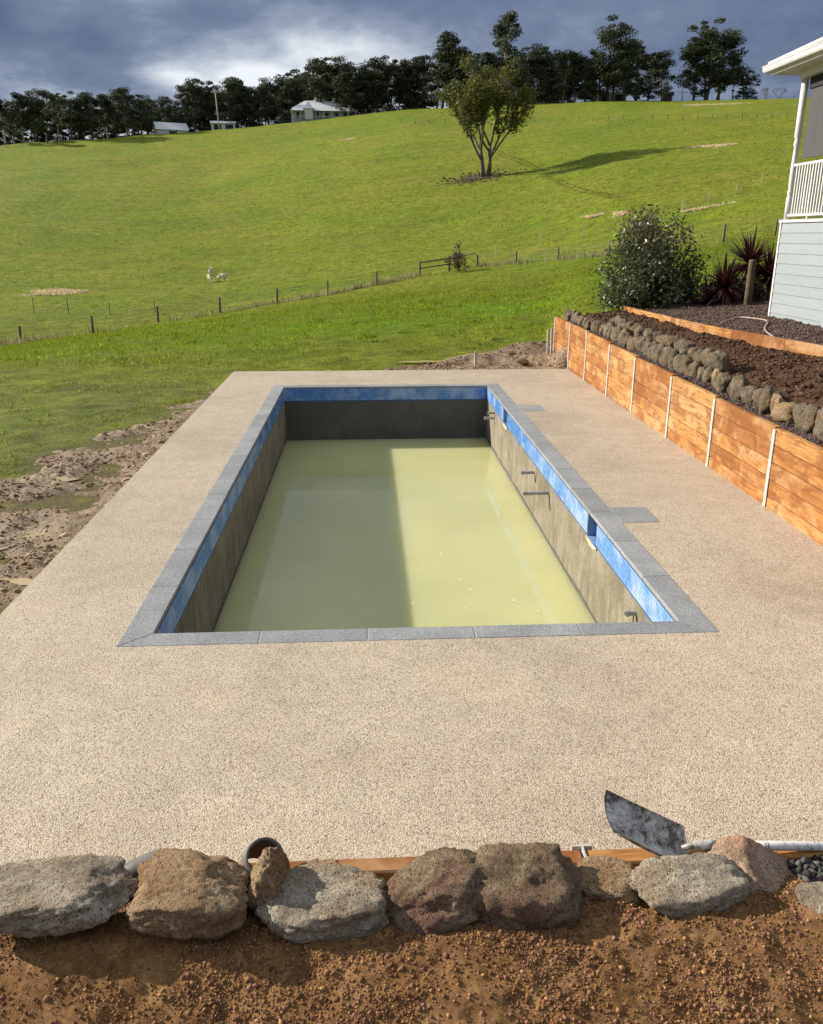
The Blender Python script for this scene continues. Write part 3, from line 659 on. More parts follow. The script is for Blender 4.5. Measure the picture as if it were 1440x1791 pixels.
# water: a closed body of murky water
w = box('water', Wx0-0.01, Wx1+0.01, Wy0-0.01, Wy1+0.01, -1.95, ZW, M_WATER); tag(w, kind='structure')
V, F = [], []
for k in range(95):
    x = random.uniform(Wx0+0.3, Wx1-0.3); y = random.triangular(Wy0+1, Wy1-1, 9.0); r = random.choice((0.006, 0.009, 0.012, 0.018)); a0 = random.uniform(0, 6); b = len(V)
    for j in range(6): V.append((x+r*random.uniform(.5, 1.2)*math.cos(a0+j*PI/3), y+r*1.4*random.uniform(.5, 1.2)*math.sin(a0+j*PI/3), ZW+0.003))
    F.append(tuple(range(b, b+6)))
fl = link('floating_flecks', np_mesh('floating_flecks', V, F), simple('foam_fleck', (0.70, 0.66, 0.52))); tag(fl, 'tiny pale flecks floating on the murky pool water', 'flecks', kind='stuff')

# ================================================================== TIMBER RETAINING WALLS
def sleeper_mesh(L, h=0.194, t=0.075):
    return bm_mesh('sleeper', box_bm(-L/2, L/2, -t/2, t/2, -h/2, h/2, 0.007))
def hpost_mesh(h, w=0.062, depth=0.085, tk=0.007):
    bm = bmesh.new()
    box_bm(-w/2, w/2, -depth/2, -depth/2+tk, 0, h, bm=bm); box_bm(-w/2, w/2, depth/2-tk, depth/2, 0, h, bm=bm)
    box_bm(-tk/2, tk/2, -depth/2+tk+0.001, depth/2-tk-0.001, 0, h, bm=bm)
    return bm_mesh('steel_post', bm)
rw = empty('retaining_wall', (wallx(12), 12, 0)); tag(rw, 'orange treated pine sleeper retaining wall with galvanised posts along the right of the paving', 'retaining wall')
posts_y = [2.45, 3.72, 5.47, 7.22, 8.97, 10.73, 12.43, 14.31, 15.98, 17.81, 19.43, 21.15]
ang = math.atan(0.0127)
for i in range(len(posts_y)-1):
    y0, y1 = posts_y[i], posts_y[i+1]; ym = (y0+y1)/2; L = y1-y0-0.012; top = float(np.interp(ym, [3, 9, 14, 18, 21], [0.90, 0.935, 0.985, 1.045, 1.05]))
    me = sleeper_mesh(L)
    for k in range(6):
        z = top-0.098-k*0.200
        if z < -0.15: continue
        s = link('sleeper', me, M_TIMBER, rw); s.matrix_parent_inverse = Matrix.Translation((-wallx(12), -12, 0))
        s.location = (wallx(ym)+0.0375+0.012+random.uniform(-.003, .003), ym, z); s.rotation_euler = (random.uniform(-.006, .006), random.uniform(-.0015, .0015), PI/2-ang)
for i, y in enumerate(posts_y):
    if i == 0: continue
    top = float(np.interp(y, [3, 9, 14, 18, 21], [0.90, 0.935, 0.985, 1.045, 1.05]))-0.02
    p = link('steel_post', hpost_mesh(top+0.1), M_GALV, rw); p.matrix_parent_inverse = Matrix.Translation((-wallx(12), -12, 0))
    p.location = (wallx(y)+0.0425, y, -0.1); p.rotation_euler = (0, 0, PI/2-ang)
# near wall: only its top shows between the rocks
nw = empty('retaining_wall', (0.7, 2.39, 0)); tag(nw, 'low orange timber sleeper wall just behind the foreground rocks', 'retaining wall')
nx = [-4.5, -2.75, -1.0, 0.75, 2.5, wallx(2.4)+0.06]
for i in range(len(nx)-1):
    L = nx[i+1]-nx[i]-0.02; me = sleeper_mesh(L)
    for k in range(5):
        s = link('sleeper', me, M_TIMBER, nw); s.matrix_parent_inverse = Matrix.Translation((-0.7, -2.39, 0))
        s.location = ((nx[i]+nx[i+1])/2, 2.385+random.uniform(-.003, .003), 0.895-0.098-k*0.2); s.rotation_euler = (0, 0, random.uniform(-.002, .002))
for x in nx[1:-1]:
    p = link('steel_post', hpost_mesh(1.0, 0.075, 0.10), M_GALV, nw); p.matrix_parent_inverse = Matrix.Translation((-0.7, -2.39, 0)); p.location = (x, 2.385, -0.1)

# ================================================================== GARDEN BEDS (right)
EDG = catmull([(6.35, 21.6), (6.55, 20.9), (6.62, 19.2), (6.72, 17.3), (6.99, 15.2), (7.42, 13.1), (7.75, 11.0), (7.9, 8.0), (7.95, 4.0)], 12)
def edgx(y): return np.interp(-np.asarray(y, float), -EDG[:, 1], EDG[:, 0])
def bed_z(x, y):
    w = wallx(y); base = np.interp(x-w, [0.05, 0.25, 0.5, 0.9, 1.6, 3.2], [0.86, 0.87, 0.92, 1.05, 1.10, 1.10])
    return base+np.interp(y, [6, 12, 18, 21], [-0.02, 0.0, 0.05, 0.06])
def mulch_z(x, y): return 1.20+np.clip(x-edgx(y), 0, 3)*0.10
xs = np.arange(0.09, 3.6, 0.06); ys = np.arange(2.2, 21.9, 0.06); X, Y = np.meshgrid(xs, ys, indexing='ij'); X = X+wallx(Y)
Z = bed_z(X, Y)+fbm2(X, Y, 2.0, 5, 81, 0.6)*0.045*np.clip((X-wallx(Y))/0.4, 0.2, 1)+np.abs(fbm2(X, Y, 6, 3, 83))*0.03*(X > 5.3)
Z = Z-np.clip(Y-21.2, 0, 1)*1.1
Z[X > edgx(Y)+0.02] = 0.9
bed = link('garden_bed', np_mesh('garden_bed', np.stack([X, Y, Z], -1), grid_faces(len(xs), len(ys)), True), M_SOIL); tag(bed, kind='structure')
ss = np.linspace(0, 1, 40); ys = np.arange(2.2, 21.6, 0.10); Sg, Y = np.meshgrid(ss, ys, indexing='ij'); x0 = edgx(Y)+0.03; X = x0+(11.5-x0)*Sg
Z = mulch_z(X, Y)+fbm2(X, Y, 4.0, 4, 91, 0.6)*0.025; Z = Z-np.clip(Y-21.2, 0, 1)*0.8
mul = link('mulch_bed', np_mesh('mulch_bed', np.stack([X, Y, Z], -1), grid_faces(40, len(ys)), True), M_MULCH); tag(mul, kind='structure')
# timber edging between the two beds
ed = empty('garden_edging', (EDG[0][0], EDG[0][1], 1.0)); tag(ed, 'low curved pine board edging between dark soil and mulch below the house', 'garden edging')
y = 21.15; k = 0
while y > 5:
    L = [0.62, 1.45, 0.95, 1.55, 1.0, 1.5, 1.2][k % 7]; y2 = y-L; xa, xb = float(edgx(y)), float(edgx(y2)); d = math.hypot(xb-xa, y2-y)
    o = box('edging_board', -d/2+0.004, d/2-0.004, -0.035, 0.035, -0.16, 0.10, M_TIMBER, ed, 0.004); o.matrix_parent_inverse = Matrix.Translation((-EDG[0][0], -EDG[0][1], -1.0))
    o.location = ((xa+xb)/2, (y+y2)/2, 1.17+random.uniform(-.006, .006)); o.rotation_euler = (0, 0, math.atan2(y-y2, xa-xb)); y = y2; k += 1

# ------------------------------------------------------------------ rocks
def rock_mesh(name, seed, sub=4, planes=16, rough=0.05, sharp=14.0, flat=0.0, cuts=(), sq=0.0):
    rs = np.random.default_rng(seed); bm = bmesh.new(); bmesh.ops.create_icosphere(bm, subdivisions=sub, radius=1.0)
    D = np.array([v.co[:] for v in bm.verts]); D /= np.linalg.norm(D, axis=1)[:, None]
    Nn = rs.normal(size=(planes, 3)); Nn /= np.linalg.norm(Nn, axis=1)[:, None]; dist = rs.uniform(0.68, 1.0, planes) if not sq else rs.uniform(0.84, 1.12, planes)
    if flat: Nn = np.vstack([Nn, [[0.05, -0.1, 1.0]]]); dist = np.append(dist, flat)
    for cx_, cy_, cz_, cd_ in cuts: q = np.array([cx_, cy_, cz_]); Nn = np.vstack([Nn, q[None]/np.linalg.norm(q)]); dist = np.append(dist, cd_)
    c = np.maximum(D@Nn.T, 1e-3)/dist[None]
    body = 0.9 if not sq else (np.sum(np.abs(D)**4, 1)**0.25)*0.97
    if sq: c = c*0.92
    r = 1.0/(np.sum(c**sharp, 1)+body**sharp)**(1/sharp)
    off = rs.uniform(0, 50, 3)
    r = r*(1+rough*1.6*fbm(D*1.6+off, 3, seed)+rough*fbm(D*5+off, 4, seed+5, 0.6)+rough*0.55*fbm(D*13+off, 4, seed+9, 0.65)-rough*0.9*np.clip(vnoise(D*7+off, seed+3)-0.45, 0, 1))
    V = D*r[:, None]; V -= (V.max(0)+V.min(0))/2; V /= (V.max(0)-V.min(0))/2
    for v, p in zip(bm.verts, V): v.co = p
    return bm_mesh(name, bm, True)
# foreground row: (u0,u1,v0,v1, y, depth, seed, material, flat, tilt, label)
FORE = [
    (-60, 240, 1502, 1642, 2.18, 0.14, 11, M_ROCK_GREY, [(-0.28, -0.06, 0.95, 0.66), (0.80, -0.1, 0.5, 0.85), (0.1, -0.95, 0.25, 0.92)], 'broad pale grey slab rock at the left end of the foreground row'),
    (230, 437, 1490, 1656, 2.17, 0.15, 23, M_ROCK_TAN, [(-0.30, -0.18, 0.9, 0.86), (0.60, -0.1, 0.75, 0.86), (-0.9, -0.2, 0.3, 0.92)], 'rounded tan boulder between the grey slab and the small upright rock'),
    (426, 510, 1474, 1620, 2.21, 0.09, 31, M_ROCK_TAN, [(-0.8, 0, 0.55, 0.66), (0.75, -0.2, 0.5, 0.74)], 'small upright tan rock in front of the grey pipe'),
    (450, 678, 1516, 1656, 2.16, 0.14, 47, M_ROCK_GREY, [(-0.10, -0.12, 0.97, 0.64), (-0.7, -0.35, 0.55, 0.85), (0.2, -0.95, 0.2, 0.90)], 'flat-topped pale grey rock left of the big brown boulder'),
    (668, 884, 1484, 1664, 2.17, 0.155, 55, M_ROCK_BROWN, [(-0.12, -0.10, 0.97, 0.82), (-0.85, 0, 0.35, 0.94), (-0.6, -0.6, 0.5, 0.95)], 'big olive-brown pitted boulder in the middle of the foreground row'),
    (806, 1026, 1478, 1664, 2.17, 0.155, 58, M_ROCK_BROWN, [(0.08, -0.10, 0.97, 0.84), (0.80, -0.1, 0.5, 0.93)], 'big reddish-brown pitted boulder right of the middle of the foreground row'),
    (1000, 1122, 1504, 1600, 2.22, 0.10, 63, M_ROCK_TAN, [(0, -0.1, 1, 0.6)], 'small rock half buried beneath the shovel blade'),
    (1099, 1300, 1496, 1628, 2.17, 0.12, 71, M_ROCK_GREY, [(-0.12, -0.15, 0.95, 0.70), (-0.75, -0.2, -0.55, 0.55), (0.5, -0.8, 0.15, 0.88)], 'grey wedge-shaped rock in front of the shovel neck'),
    (1228, 1424, 1464, 1620, 2.25, 0.12, 85, M_ROCK_PINK, [(0.66, -0.15, 0.70, 0.40), (-0.7, 0, 0.7, 0.80)], 'large pinkish rock under the shovel handle, sloping to the right'),
    (1398, 1490, 1546, 1640, 2.08, 0.10, 93, M_ROCK_GREY, [(0, 0, 1, 0.7)], 'pale rock cut by the right edge of the photo'),
    (374, 456, 1502, 1600, 2.27, 0.07, 97, M_ROCK_PINK, [], 'little pinkish rock behind the tan boulder'),
    (494, 612, 1506, 1580, 2.27, 0.07, 99, M_ROCK_TAN, [(0, 0, 1, 0.6)], 'little rock behind the flat-topped grey rock'),
    (-40, 10, 1518, 1600, 2.29, 0.06, 101, M_ROCK_TAN, [], 'little brown rock at the left edge behind the grey slab'),
]
for (u0, u1, v0, v1, y, dep, seed, m, cuts, lab) in FORE:
    um, vm = (u0+u1)/2, (v0+v1)/2
    xa, xb = at_y(u0, vm, y)[0], at_y(u1, vm, y)[0]; zt = at_y(um, v0, y+dep*0.6)[2]; zb = at_y(um, v1, y-dep)[2]; zb -= 0.30*(zt-zb)
    o = link('rock', rock_mesh('rock', seed, 5, 14, 0.060, 17, 0, cuts, 1), m)
    o.location = ((xa+xb)/2, y, (zt+zb)/2); o.scale = ((xb-xa)/2*1.03, dep, (zt-zb)/2)
    tag(o, lab, 'rock', 'foreground rocks')
# row along the timber wall
VAR = [rock_mesh('field_rock', 200+i, 4, 12, 0.07, 20, 0, (), 1) for i in range(8)]
def edge_rock(x, y, z, w, d, h, lab, m, i, tiltx=0.0):
    o = bpy.data.objects.new('rock', VAR[i % 8]); COL.objects.link(o); o.location = (x, y, z); o.scale = (d/2, w/2, h/2); o.rotation_euler = (tiltx+random.uniform(-.2, .2), random.uniform(-.25, .25), random.uniform(-0.5, 0.5))
    if not VAR[i % 8].materials: VAR[i % 8].materials.append(M_ROCK_EDGE)
    o.material_slots[0].link = 'OBJECT'; o.material_slots[0].material = m; tag(o, lab, 'rock', 'rocks edging the garden bed above the timber wall')
y = 7.9; k = 0
tan_at = {7, 8, 16}
while y < 21.4:
    k += 1; w = random.uniform(0.22, 0.34); h = random.uniform(0.26, 0.42) if y < 18 else random.uniform(0.22, 0.34); m = M_ROCK_TANEDGE if k in tan_at else M_ROCK_EDGE
    lab = f'{"tan" if k in tan_at else "grey-brown"} rock in the lower row above the timber wall, {ordw(k)} from the near end'
    edge_rock(wallx(y)+0.45+random.uniform(-.05, .05), y+w/2, float(bed_z(np.array(wallx(y)+0.45), np.array(y)))+h*0.28, w*1.1, w*0.75, h, lab, m, k*3+1); y += w*0.92
y = 12.2; k = 0
while y < 18.2:
    k += 1; w = random.uniform(0.26, 0.36); h = random.uniform(0.25, 0.36)
    edge_rock(wallx(y)+0.72+random.uniform(-.05, .05), y+w/2, 1.17+random.uniform(-.03, .04), w*1.1, w*0.8, h, f'grey rock in the upper row above the timber wall, {ordw(k)} from the near end', M_ROCK_EDGE, k*5+2); y += w*1.05

# ------------------------------------------------------------------ scattered lumps (clods, scoria, gravel): octahedral grains in one mesh
def grains(name, P, size, cols, mat, label, cat, squash=0.75):
    n = len(P); size = np.broadcast_to(size, (n,)); base = np.array([(1, 0, 0), (0, 1, 0), (-1, 0, 0), (0, -1, 0), (0, 0, 1), (0, 0, -1)], float)
    J = base[None]*RNG.uniform(0.65, 1.25, (n, 6, 1))+RNG.normal(0, 0.16, (n, 6, 3)); a = RNG.uniform(0, 2*PI, n); b = RNG.uniform(-0.9, 0.9, n)
    ca, sa, cb, sb = np.cos(a), np.sin(a), np.cos(b), np.sin(b)
    x = J[..., 0]*ca[:, None]-J[..., 1]*sa[:, None]; y = J[..., 0]*sa[:, None]+J[..., 1]*ca[:, None]; z = J[..., 2]
    y, z = y*cb[:, None]-z*sb[:, None], y*sb[:, None]+z*cb[:, None]
    V = P[:, None, :]+np.stack([x, y, z*squash], -1)*size[:, None, None]
    f = np.array([(0, 1, 4), (1, 2, 4), (2, 3, 4), (3, 0, 4), (1, 0, 5), (2, 1, 5), (3, 2, 5), (0, 3, 5)])
    F = (np.arange(n)[:, None, None]*6+f[None]).reshape(-1, 3)
    C = np.repeat(cols, 6, axis=0) if len(cols) == n else np.tile(cols, (n*6, 1))
    o = link(name, np_mesh(name, V.reshape(-1, 3), F, True, C), mat); tag(o, label, cat, kind='stuff'); return o
def colmix(n, a, b, jit=0.15):
    t = RNG.random((n, 1)); c = np.array(a)*(1-t)+np.array(b)*t; return c*(1+jit*RNG.normal(size=(n, 1))).clip(0.4, 1.8)
# soil clods on the dark bed
n = 26000; y = RNG.uniform(7.0, 21.3, n); x = RNG.uniform(0.62, 1.0, n); x = wallx(y)+0.55+RNG.random(n)*(edgx(y)-wallx(y)-0.62)
P = np.stack([x, y, bed_z(x, y)+fbm2(x, y, 2.0, 5, 81, 0.6)*0.045+0.008], -1)
grains('soil_clods', P, RNG.gamma(2.0, 0.009, n).clip(0.006, 0.06), colmix(n, (0.050, 0.027, 0.016), (0.115, 0.062, 0.036)), M_CLOD, 'loose dark brown clods over the garden bed', 'soil')
n = 16000; y = RNG.uniform(7.0, 21.2, n); x = wallx(y)+0.05+RNG.random(n)*0.42; P = np.stack([x, y, bed_z(x, y)+fbm2(x, y, 2.0, 5, 81, 0.6)*0.045+0.006], -1)
grains('scoria_gravel', P, RNG.uniform(0.008, 0.02, n), colmix(n, (0.060, 0.042, 0.040), (0.16, 0.115, 0.105)), M_CLOD, 'dark purplish gravel strip between timber wall and rocks', 'gravel')
n = 22000; y = RNG.uniform(10.5, 21.2, n); x = edgx(y)+0.06+RNG.random(n)*(9.8-edgx(y)); P = np.stack([x, y, mulch_z(x, y)+fbm2(x, y, 4.0, 4, 91, 0.6)*0.025+0.006], -1)
grains('mulch_chips', P, RNG.uniform(0.010, 0.028, n), colmix(n, (0.060, 0.038, 0.030), (0.17, 0.12, 0.10)), M_CLOD, 'brown bark chips between the board edging and the house', 'mulch')
# lumps on the mud
for nm, (X, Y, Z, m), nn, lab in (('mud_clods', MUDL, 15000, 'lumps of trodden mud along the left edge of the paving'), ('earth_clods', MUDF, 7000, 'lumps of dug earth behind the far end of the paving')):
    ok = np.argwhere((m > 0.05) & ((X < DX0-0.06) if X.max() < DX0+0.2 else (Y > DY1+0.06))); dens = np.clip(fbm2(X, Y, 1.1, 3, 71)[ok[:, 0], ok[:, 1]]+0.55, 0.02, 2); dens /= dens.sum()
    ch = ok[RNG.choice(len(ok), nn, p=dens)]; P = np.stack([X[ch[:, 0], ch[:, 1]], Y[ch[:, 0], ch[:, 1]], Z[ch[:, 0], ch[:, 1]]], -1); P[:, :2] += RNG.uniform(-.02, .02, (nn, 2)); P[:, 2] += 0.004
    grains(nm, P, RNG.gamma(1.5, 0.0075, nn).clip(0.004, 0.055), colmix(nn, (0.14, 0.094, 0.054), (0.38, 0.27, 0.165)), M_CLOD, lab, 'mud', 0.6)
# puddles
for (u, v, rx, ry, lab) in ((72, 838, 0.42, 0.22, 'x'), (20, 932, 0.45, 0.30, 'x'), (55, 1002, 0.28, 0.14, 'x'), (745, 634, 0.65, 0.16, 'x')):
    P = at_z(u, v, -0.10); th = np.linspace(0, 2*PI, 40, endpoint=False); rad = 1+0.45*fbm(np.stack([np.cos(th)*1.7+u, np.sin(th)*1.7, th*0], -1), 3, 5)
    V = np.c_[P[0]+rx*rad*np.cos(th), P[1]+ry*rad*np.sin(th), np.zeros(40)]
    inside = (np.abs(MUDL[0]-P[0]) < rx) & (np.abs(MUDL[1]-P[1]) < ry) if u < 400 else None
    zz = np.quantile(MUDL[2][inside], 0.38) if inside is not None and inside.any() else -0.07
    V[:, 2] = zz; o = link('puddle', np_mesh('puddle', V, [tuple(range(40))]), M_PUDDLE); tag(o, kind='structure')

# ================================================================== NEAR TERRACE (foreground dirt)
def dirt_z(x, y): return np.interp(y, [-3, 0.8, 1.5, 1.78, 2.0, 2.15, 2.28, 2.35], [0.62, 0.68, 0.785, 0.870, 0.930, 0.928, 0.86, 0.83])+0.02*np.sin(x*2.1+0.5)*np.clip((2.1-y)/0.4, 0, 1)+np.interp(x, [-1.5, 0.4, 1.6], [-0.025, 0.0, 0.02])
xs = np.arange(-4.4, 4.9, 0.10); xs = np.unique(np.round(np.concatenate([xs[xs < -1.5], np.arange(-1.5, 1.9, 0.011), xs[xs > 1.9]]), 4))
ys = np.concatenate([np.arange(-3, 1.5, 0.15), np.arange(1.5, 2.345, 0.011)]); X, Y = np.meshgrid(xs, ys, indexing='ij')
Z = dirt_z(X, Y)+fbm2(X, Y, 3.2, 4, 111, 0.55)*0.016+fbm2(X, Y, 16, 4, 113, 0.6)*0.007
o = link('terrace_dirt', np_mesh('terrace_dirt', np.stack([X, Y, Z], -1), grid_faces(len(xs), len(ys)), True), M_DIRT); tag(o, kind='structure')
n = 78000; x = RNG.uniform(-1.5, 1.75, n); y = RNG.uniform(1.55, 2.3, n)
keep = RNG.random(n) < np.clip(0.55+0.9*fbm2(x, y, 4.0, 3, 121), 0.12, 1); x, y = x[keep], y[keep]; n = len(x)
P = np.stack([x, y, dirt_z(x, y)+fbm2(x, y, 3.2, 4, 111, 0.55)*0.016+fbm2(x, y, 16, 4, 113, 0.6)*0.007+0.001], -1)
cc = colmix(n, (0.12, 0.057, 0.028), (0.32, 0.18, 0.080), 0.2); red = RNG.random(n) < 0.22; cc[red] = colmix(int(red.sum()), (0.16, 0.065, 0.045), (0.27, 0.135, 0.10), 0.15)
grains('scoria_grains', P, RNG.gamma(2.4, 0.00125, n).clip(0.0016, 0.013), cc, M_CLOD, 'loose reddish-brown scoria grains over the foreground dirt', 'gravel', 0.9)
n = 380; x = RNG.uniform(1.45, 1.9, n); y = RNG.uniform(2.19, 2.34, n); P = np.stack([x, y, dirt_z(x, y)+RNG.uniform(-.01, .035, n)], -1)
grains('dark_gravel', P, RNG.uniform(0.008, 0.019, n), colmix(n, (0.03, 0.03, 0.03), (0.12, 0.115, 0.11)), M_CLOD, 'dark drainage gravel behind the wall at the right edge', 'gravel')

# shovel
sh = empty('shovel', at_y(1205, 1476, 2.36)); tag(sh, 'cement-stained square shovel lying on the rocks with its white handle to the right', 'shovel')
SHI = Matrix.Translation(-sh.location)
def ch(o): o.parent = sh; o.matrix_parent_inverse = SHI; return o
p_nc, p_fc = at_y(1082, 1461, 2.29), at_y(1059, 1384, 2.475); p_nb, p_fb = at_y(1172, 1506, 2.27), at_y(1196, 1448, 2.45); neck = at_y(1228, 1478, 2.355)
nu, nv = 26, 19; V = []
nrm = np.cross(p_nc-p_nb, p_fc-p_nc); nrm /= np.linalg.norm(nrm)
if nrm[2] < 0: nrm = -nrm
for layer in (0, 1):
    for i in range(nu):
        s = i/(nu-1)
        for j in range(nv):
            t = j/(nv-1); a = p_nb*(1-s)+p_nc*s; b = p_fb*(1-s)+p_fc*s
            q = a*(1-t)+b*t; c = 2*t-1
            if s < 0.4: q = q+(neck-(p_nb+p_fb)/2)*(1-s/0.4)**1.8*(1-abs(c)**1.5)*0.95
            dish = -0.055*(1-abs(c)**2.6)*(1-0.45*s)-0.012*(1-s)*math.exp(-(c/0.22)**2)
            edge = 0.008*max(0, abs(c)-0.86)/0.14
            V.append(q+nrm*(dish+edge-0.0022*layer))
V = np.array(V); Fq = grid_faces(nu, nv).tolist(); N = nu*nv; F = Fq+[[k+N for k in f[::-1]] for f in Fq]
rim = [i*nv for i in range(nu)]+[(nu-1)*nv+j for j in range(1, nv)]+[i*nv+nv-1 for i in range(nu-2, -1, -1)]+[j for j in range(nv-2, 0, -1)]
for k in range(len(rim)): a, b = rim[k], rim[(k+1) % len(rim)]; F.append([a, b, b+N, a+N])
ch(link('blade', np_mesh('blade', V, F, True), M_SHOVEL))
hend = at_y(1500, 1481, 2.375); hdir = (hend-neck)/np.linalg.norm(hend-neck)
ch(link('socket', tubes_mesh('socket', [(np.array([neck-hdir*0.075+np.array([0, 0, -0.012]), neck-hdir*0.03+np.array([0, 0, -0.004]), neck+hdir*0.03, neck+hdir*0.10]), [0.006, 0.014, 0.0175, 0.0178], 12)]), M_SHOVEL))
ch(link('handle', tubes_mesh('handle', [(np.array([neck+hdir*t for t in (0.07, 0.3, 0.6, 0.9, 1.15)]), [0.0155, 0.0165, 0.0165, 0.016, 0.0155], 14)]), M_HANDLE))
# short lengths of cut drain pipe poking up behind the rocks
def cut_pipe(pts, r, lab, a0=0.0, a1=2*PI):
    P = catmull(pts, 8); n = len(P); T_ = np.gradient(P, axis=0); T_ /= np.linalg.norm(T_, axis=1)[:, None]; up_ = np.array([0, 0, 1.0])
    A_ = np.cross(T_, up_); A_ /= np.linalg.norm(A_, axis=1)[:, None]; B_ = np.cross(A_, T_); th = np.linspace(a0, a1, 33); V = []
    for rad in (r, r-0.009):
        for i in range(n):
            for q in th: V.append(P[i]+(rad*(1+0.012*(i % 2)))*(math.cos(q)*A_[i]+math.sin(q)*B_[i]))
    N_ = n*33; F = grid_faces(n, 33).tolist()+[[k+N_ for k in f[::-1]] for f in grid_faces(n, 33).tolist()]
    for j in range(32): F += [[j, j+1, N_+j+1, N_+j], [(n-1)*33+j, (n-1)*33+j+1, N_+(n-1)*33+j+1, N_+(n-1)*33+j]]
    for i in range(n-1): F += [[i*33, (i+1)*33, N_+(i+1)*33, N_+i*33], [i*33+32, (i+1)*33+32, N_+(i+1)*33+32, N_+i*33+32]]
    o = link('drain_pipe', np_mesh('drain_pipe', np.array(V), F, True), M_RUBBER); tag(o, lab, 'pipe', 'cut pipes behind the foreground rocks')
c = at_y(464, 1500, 2.29)
cut_pipe([c, c+np.array([-0.02, 0.035, -0.05]), c+np.array([-0.05, 0.06, -0.12])], 0.066, 'cut grey pipe with open end standing up behind the small upright rock')
c = at_y(238, 1530, 2.32)
cut_pipe([c+np.array([-0.07, -0.02, -0.05]), c, c+np.array([0.09, 0.03, 0.02])], 0.05, 'dark grey pipe lying between the grey slab and the tan boulder')

# ================================================================== HOUSE at the right
HX, HY, HZ = 8.52, 17.55, 1.36; FZ, EZ = 3.26, 5.98
house = empty('house', (HX, HY, HZ)); tag(house, 'white veranda corner of a pale blue weatherboard house at the right edge', 'house')
HI = Matrix.Translation((-HX, -HY, -HZ))
def hc(o): o.parent = house; o.matrix_parent_inverse = HI; return o
YN = 6.0
def hbox(name, *a, **k): return hc(box(name, *a, **k))
hbox('stump_wall', HX+0.05, HX+0.15, YN, HY-0.03, 0.9, FZ-0.1, M_HOUSEWALL); hbox('stump_wall', HX+0.05, HX+7, HY-0.13, HY-0.031, 0.9, FZ-0.1, M_HOUSEWALL)
nb = 10; pitch = (FZ-0.02-HZ+0.1)/nb
for k in range(nb):
    z = HZ-0.1+k*pitch; bm = bmesh.new(); Ly = HY-YN
    prof = [(-0.022, 0.0), (-0.008, pitch+0.004), (0.02, pitch+0.004), (0.02, 0.0)]
    a = [bm.verts.new((x, -Ly/2, zz)) for x, zz in prof]; b = [bm.verts.new((x, Ly/2, zz)) for x, zz in prof]
    bm.faces.new(a); bm.faces.new(b[::-1])
    for i in range(4): bm.faces.new((a[i], a[(i+1) % 4], b[(i+1) % 4], b[i]))
    o = hc(link('weatherboard', bm_mesh('weatherboard', bm), M_BOARD)); o.location = (HX+0.02, YN+Ly/2, z)
    bm = bmesh.new(); a = [bm.verts.new((-3.4, -x, zz)) for x, zz in prof]; b = [bm.verts.new((3.4, -x, zz)) for x, zz in prof]
    bm.faces.new(a); bm.faces.new(b[::-1])
    for i in range(4): bm.faces.new((a[i], a[(i+1) % 4], b[(i+1) % 4], b[i]))
    o = hc(link('weatherboard', bm_mesh('weatherboard', bm), M_BOARD)); o.location = (HX+3.45, HY-0.02, z)
hbox('corner_board', HX-0.012, HX+0.05, HY-0.05, HY+0.012, HZ-0.1, FZ-0.02, M_WHITE)
hbox('floor_beam', HX-0.03, HX+7, YN, HY+0.03, FZ-0.018, FZ+0.035, M_WHITE)
prof = [(0.062, 0), (0.062, 0.42), (0.040, 0.46), (0.060, 0.50), (0.060, 0.54), (0.042, 0.58), (0.056, 0.66), (0.058, 0.9), (0.050, 1.25), (0.044, 1.36), (0.060, 1.40), (0.060, 1.46), (0.044, 1.50), (0.066, 1.56), (0.066, 2.72)]
for (px, py) in ((HX+0.07, HY-0.09), (HX+0.07, HY-3.4), (HX+3.4, HY-0.09), (HX+0.07, HY-6.7)):
    o = hc(link('veranda_post', lathe('veranda_post', prof, 16), M_WHITE)); o.location = (px, py, FZ+0.03); o.rotation_euler = (0, 0, PI/8)
for z, hh in ((FZ+1.06, 0.045), (FZ+0.12, 0.045)):
    hbox('rail', HX+0.045, HX+0.095, YN, HY-0.15, z-hh/2, z+hh/2, M_WHITE); hbox('rail', HX+0.14, HX+3.33, HY-0.115, HY-0.065, z-hh/2, z+hh/2, M_WHITE)
bal = bm_mesh('baluster', box_bm(-0.016, 0.016, -0.016, 0.016, 0, 0.894)); bal.materials.append(M_WHITE)
for k in range(44):
    o = hc(bpy.data.objects.new('baluster', bal)); COL.objects.link(o); o.location = (HX+0.07, HY-0.26-k*0.105, FZ+0.1425)
for k in range(28):
    o = hc(bpy.data.objects.new('baluster', bal)); COL.objects.link(o); o.location = (HX+0.26+k*0.105, HY-0.09, FZ+0.1425)
for k in range(4): hbox('rail_foot', HX+0.055, HX+0.085, HY-0.9-k*1.2-0.015, HY-0.9-k*1.2+0.015, FZ+0.036, FZ+0.097, M_WHITE)
hbox('roller_blind', HX+0.13, HX+0.136, YN, HY-0.24, FZ+1.22, EZ-0.08, M_BLIND); hbox('blind_batten', HX+0.117, HX+0.149, YN, HY-0.24, FZ+1.17, FZ+1.219, M_BLIND)
hbox('blind_box', HX+0.10, HX+0.22, YN, HY-0.22, EZ-0.30, EZ-0.10, M_DARK)
hbox('inner_wall', HX+2.2, HX+2.35, YN, HY-2.2, FZ+0.04, EZ, M_HOUSEWALL); hbox('inner_wall', HX+2.36, HX+7, HY-2.35, HY-2.2, FZ+0.04, EZ, M_HOUSEWALL)
hbox('veranda_beam', HX-0.005, HX+0.135, YN, HY+0.0, EZ-0.095, EZ+0.06, M_WHITE); hbox('veranda_beam', HX+0.136, HX+7, HY-0.15, HY+0.002, EZ-0.095, EZ+0.06, M_WHITE)
OV = 0.42
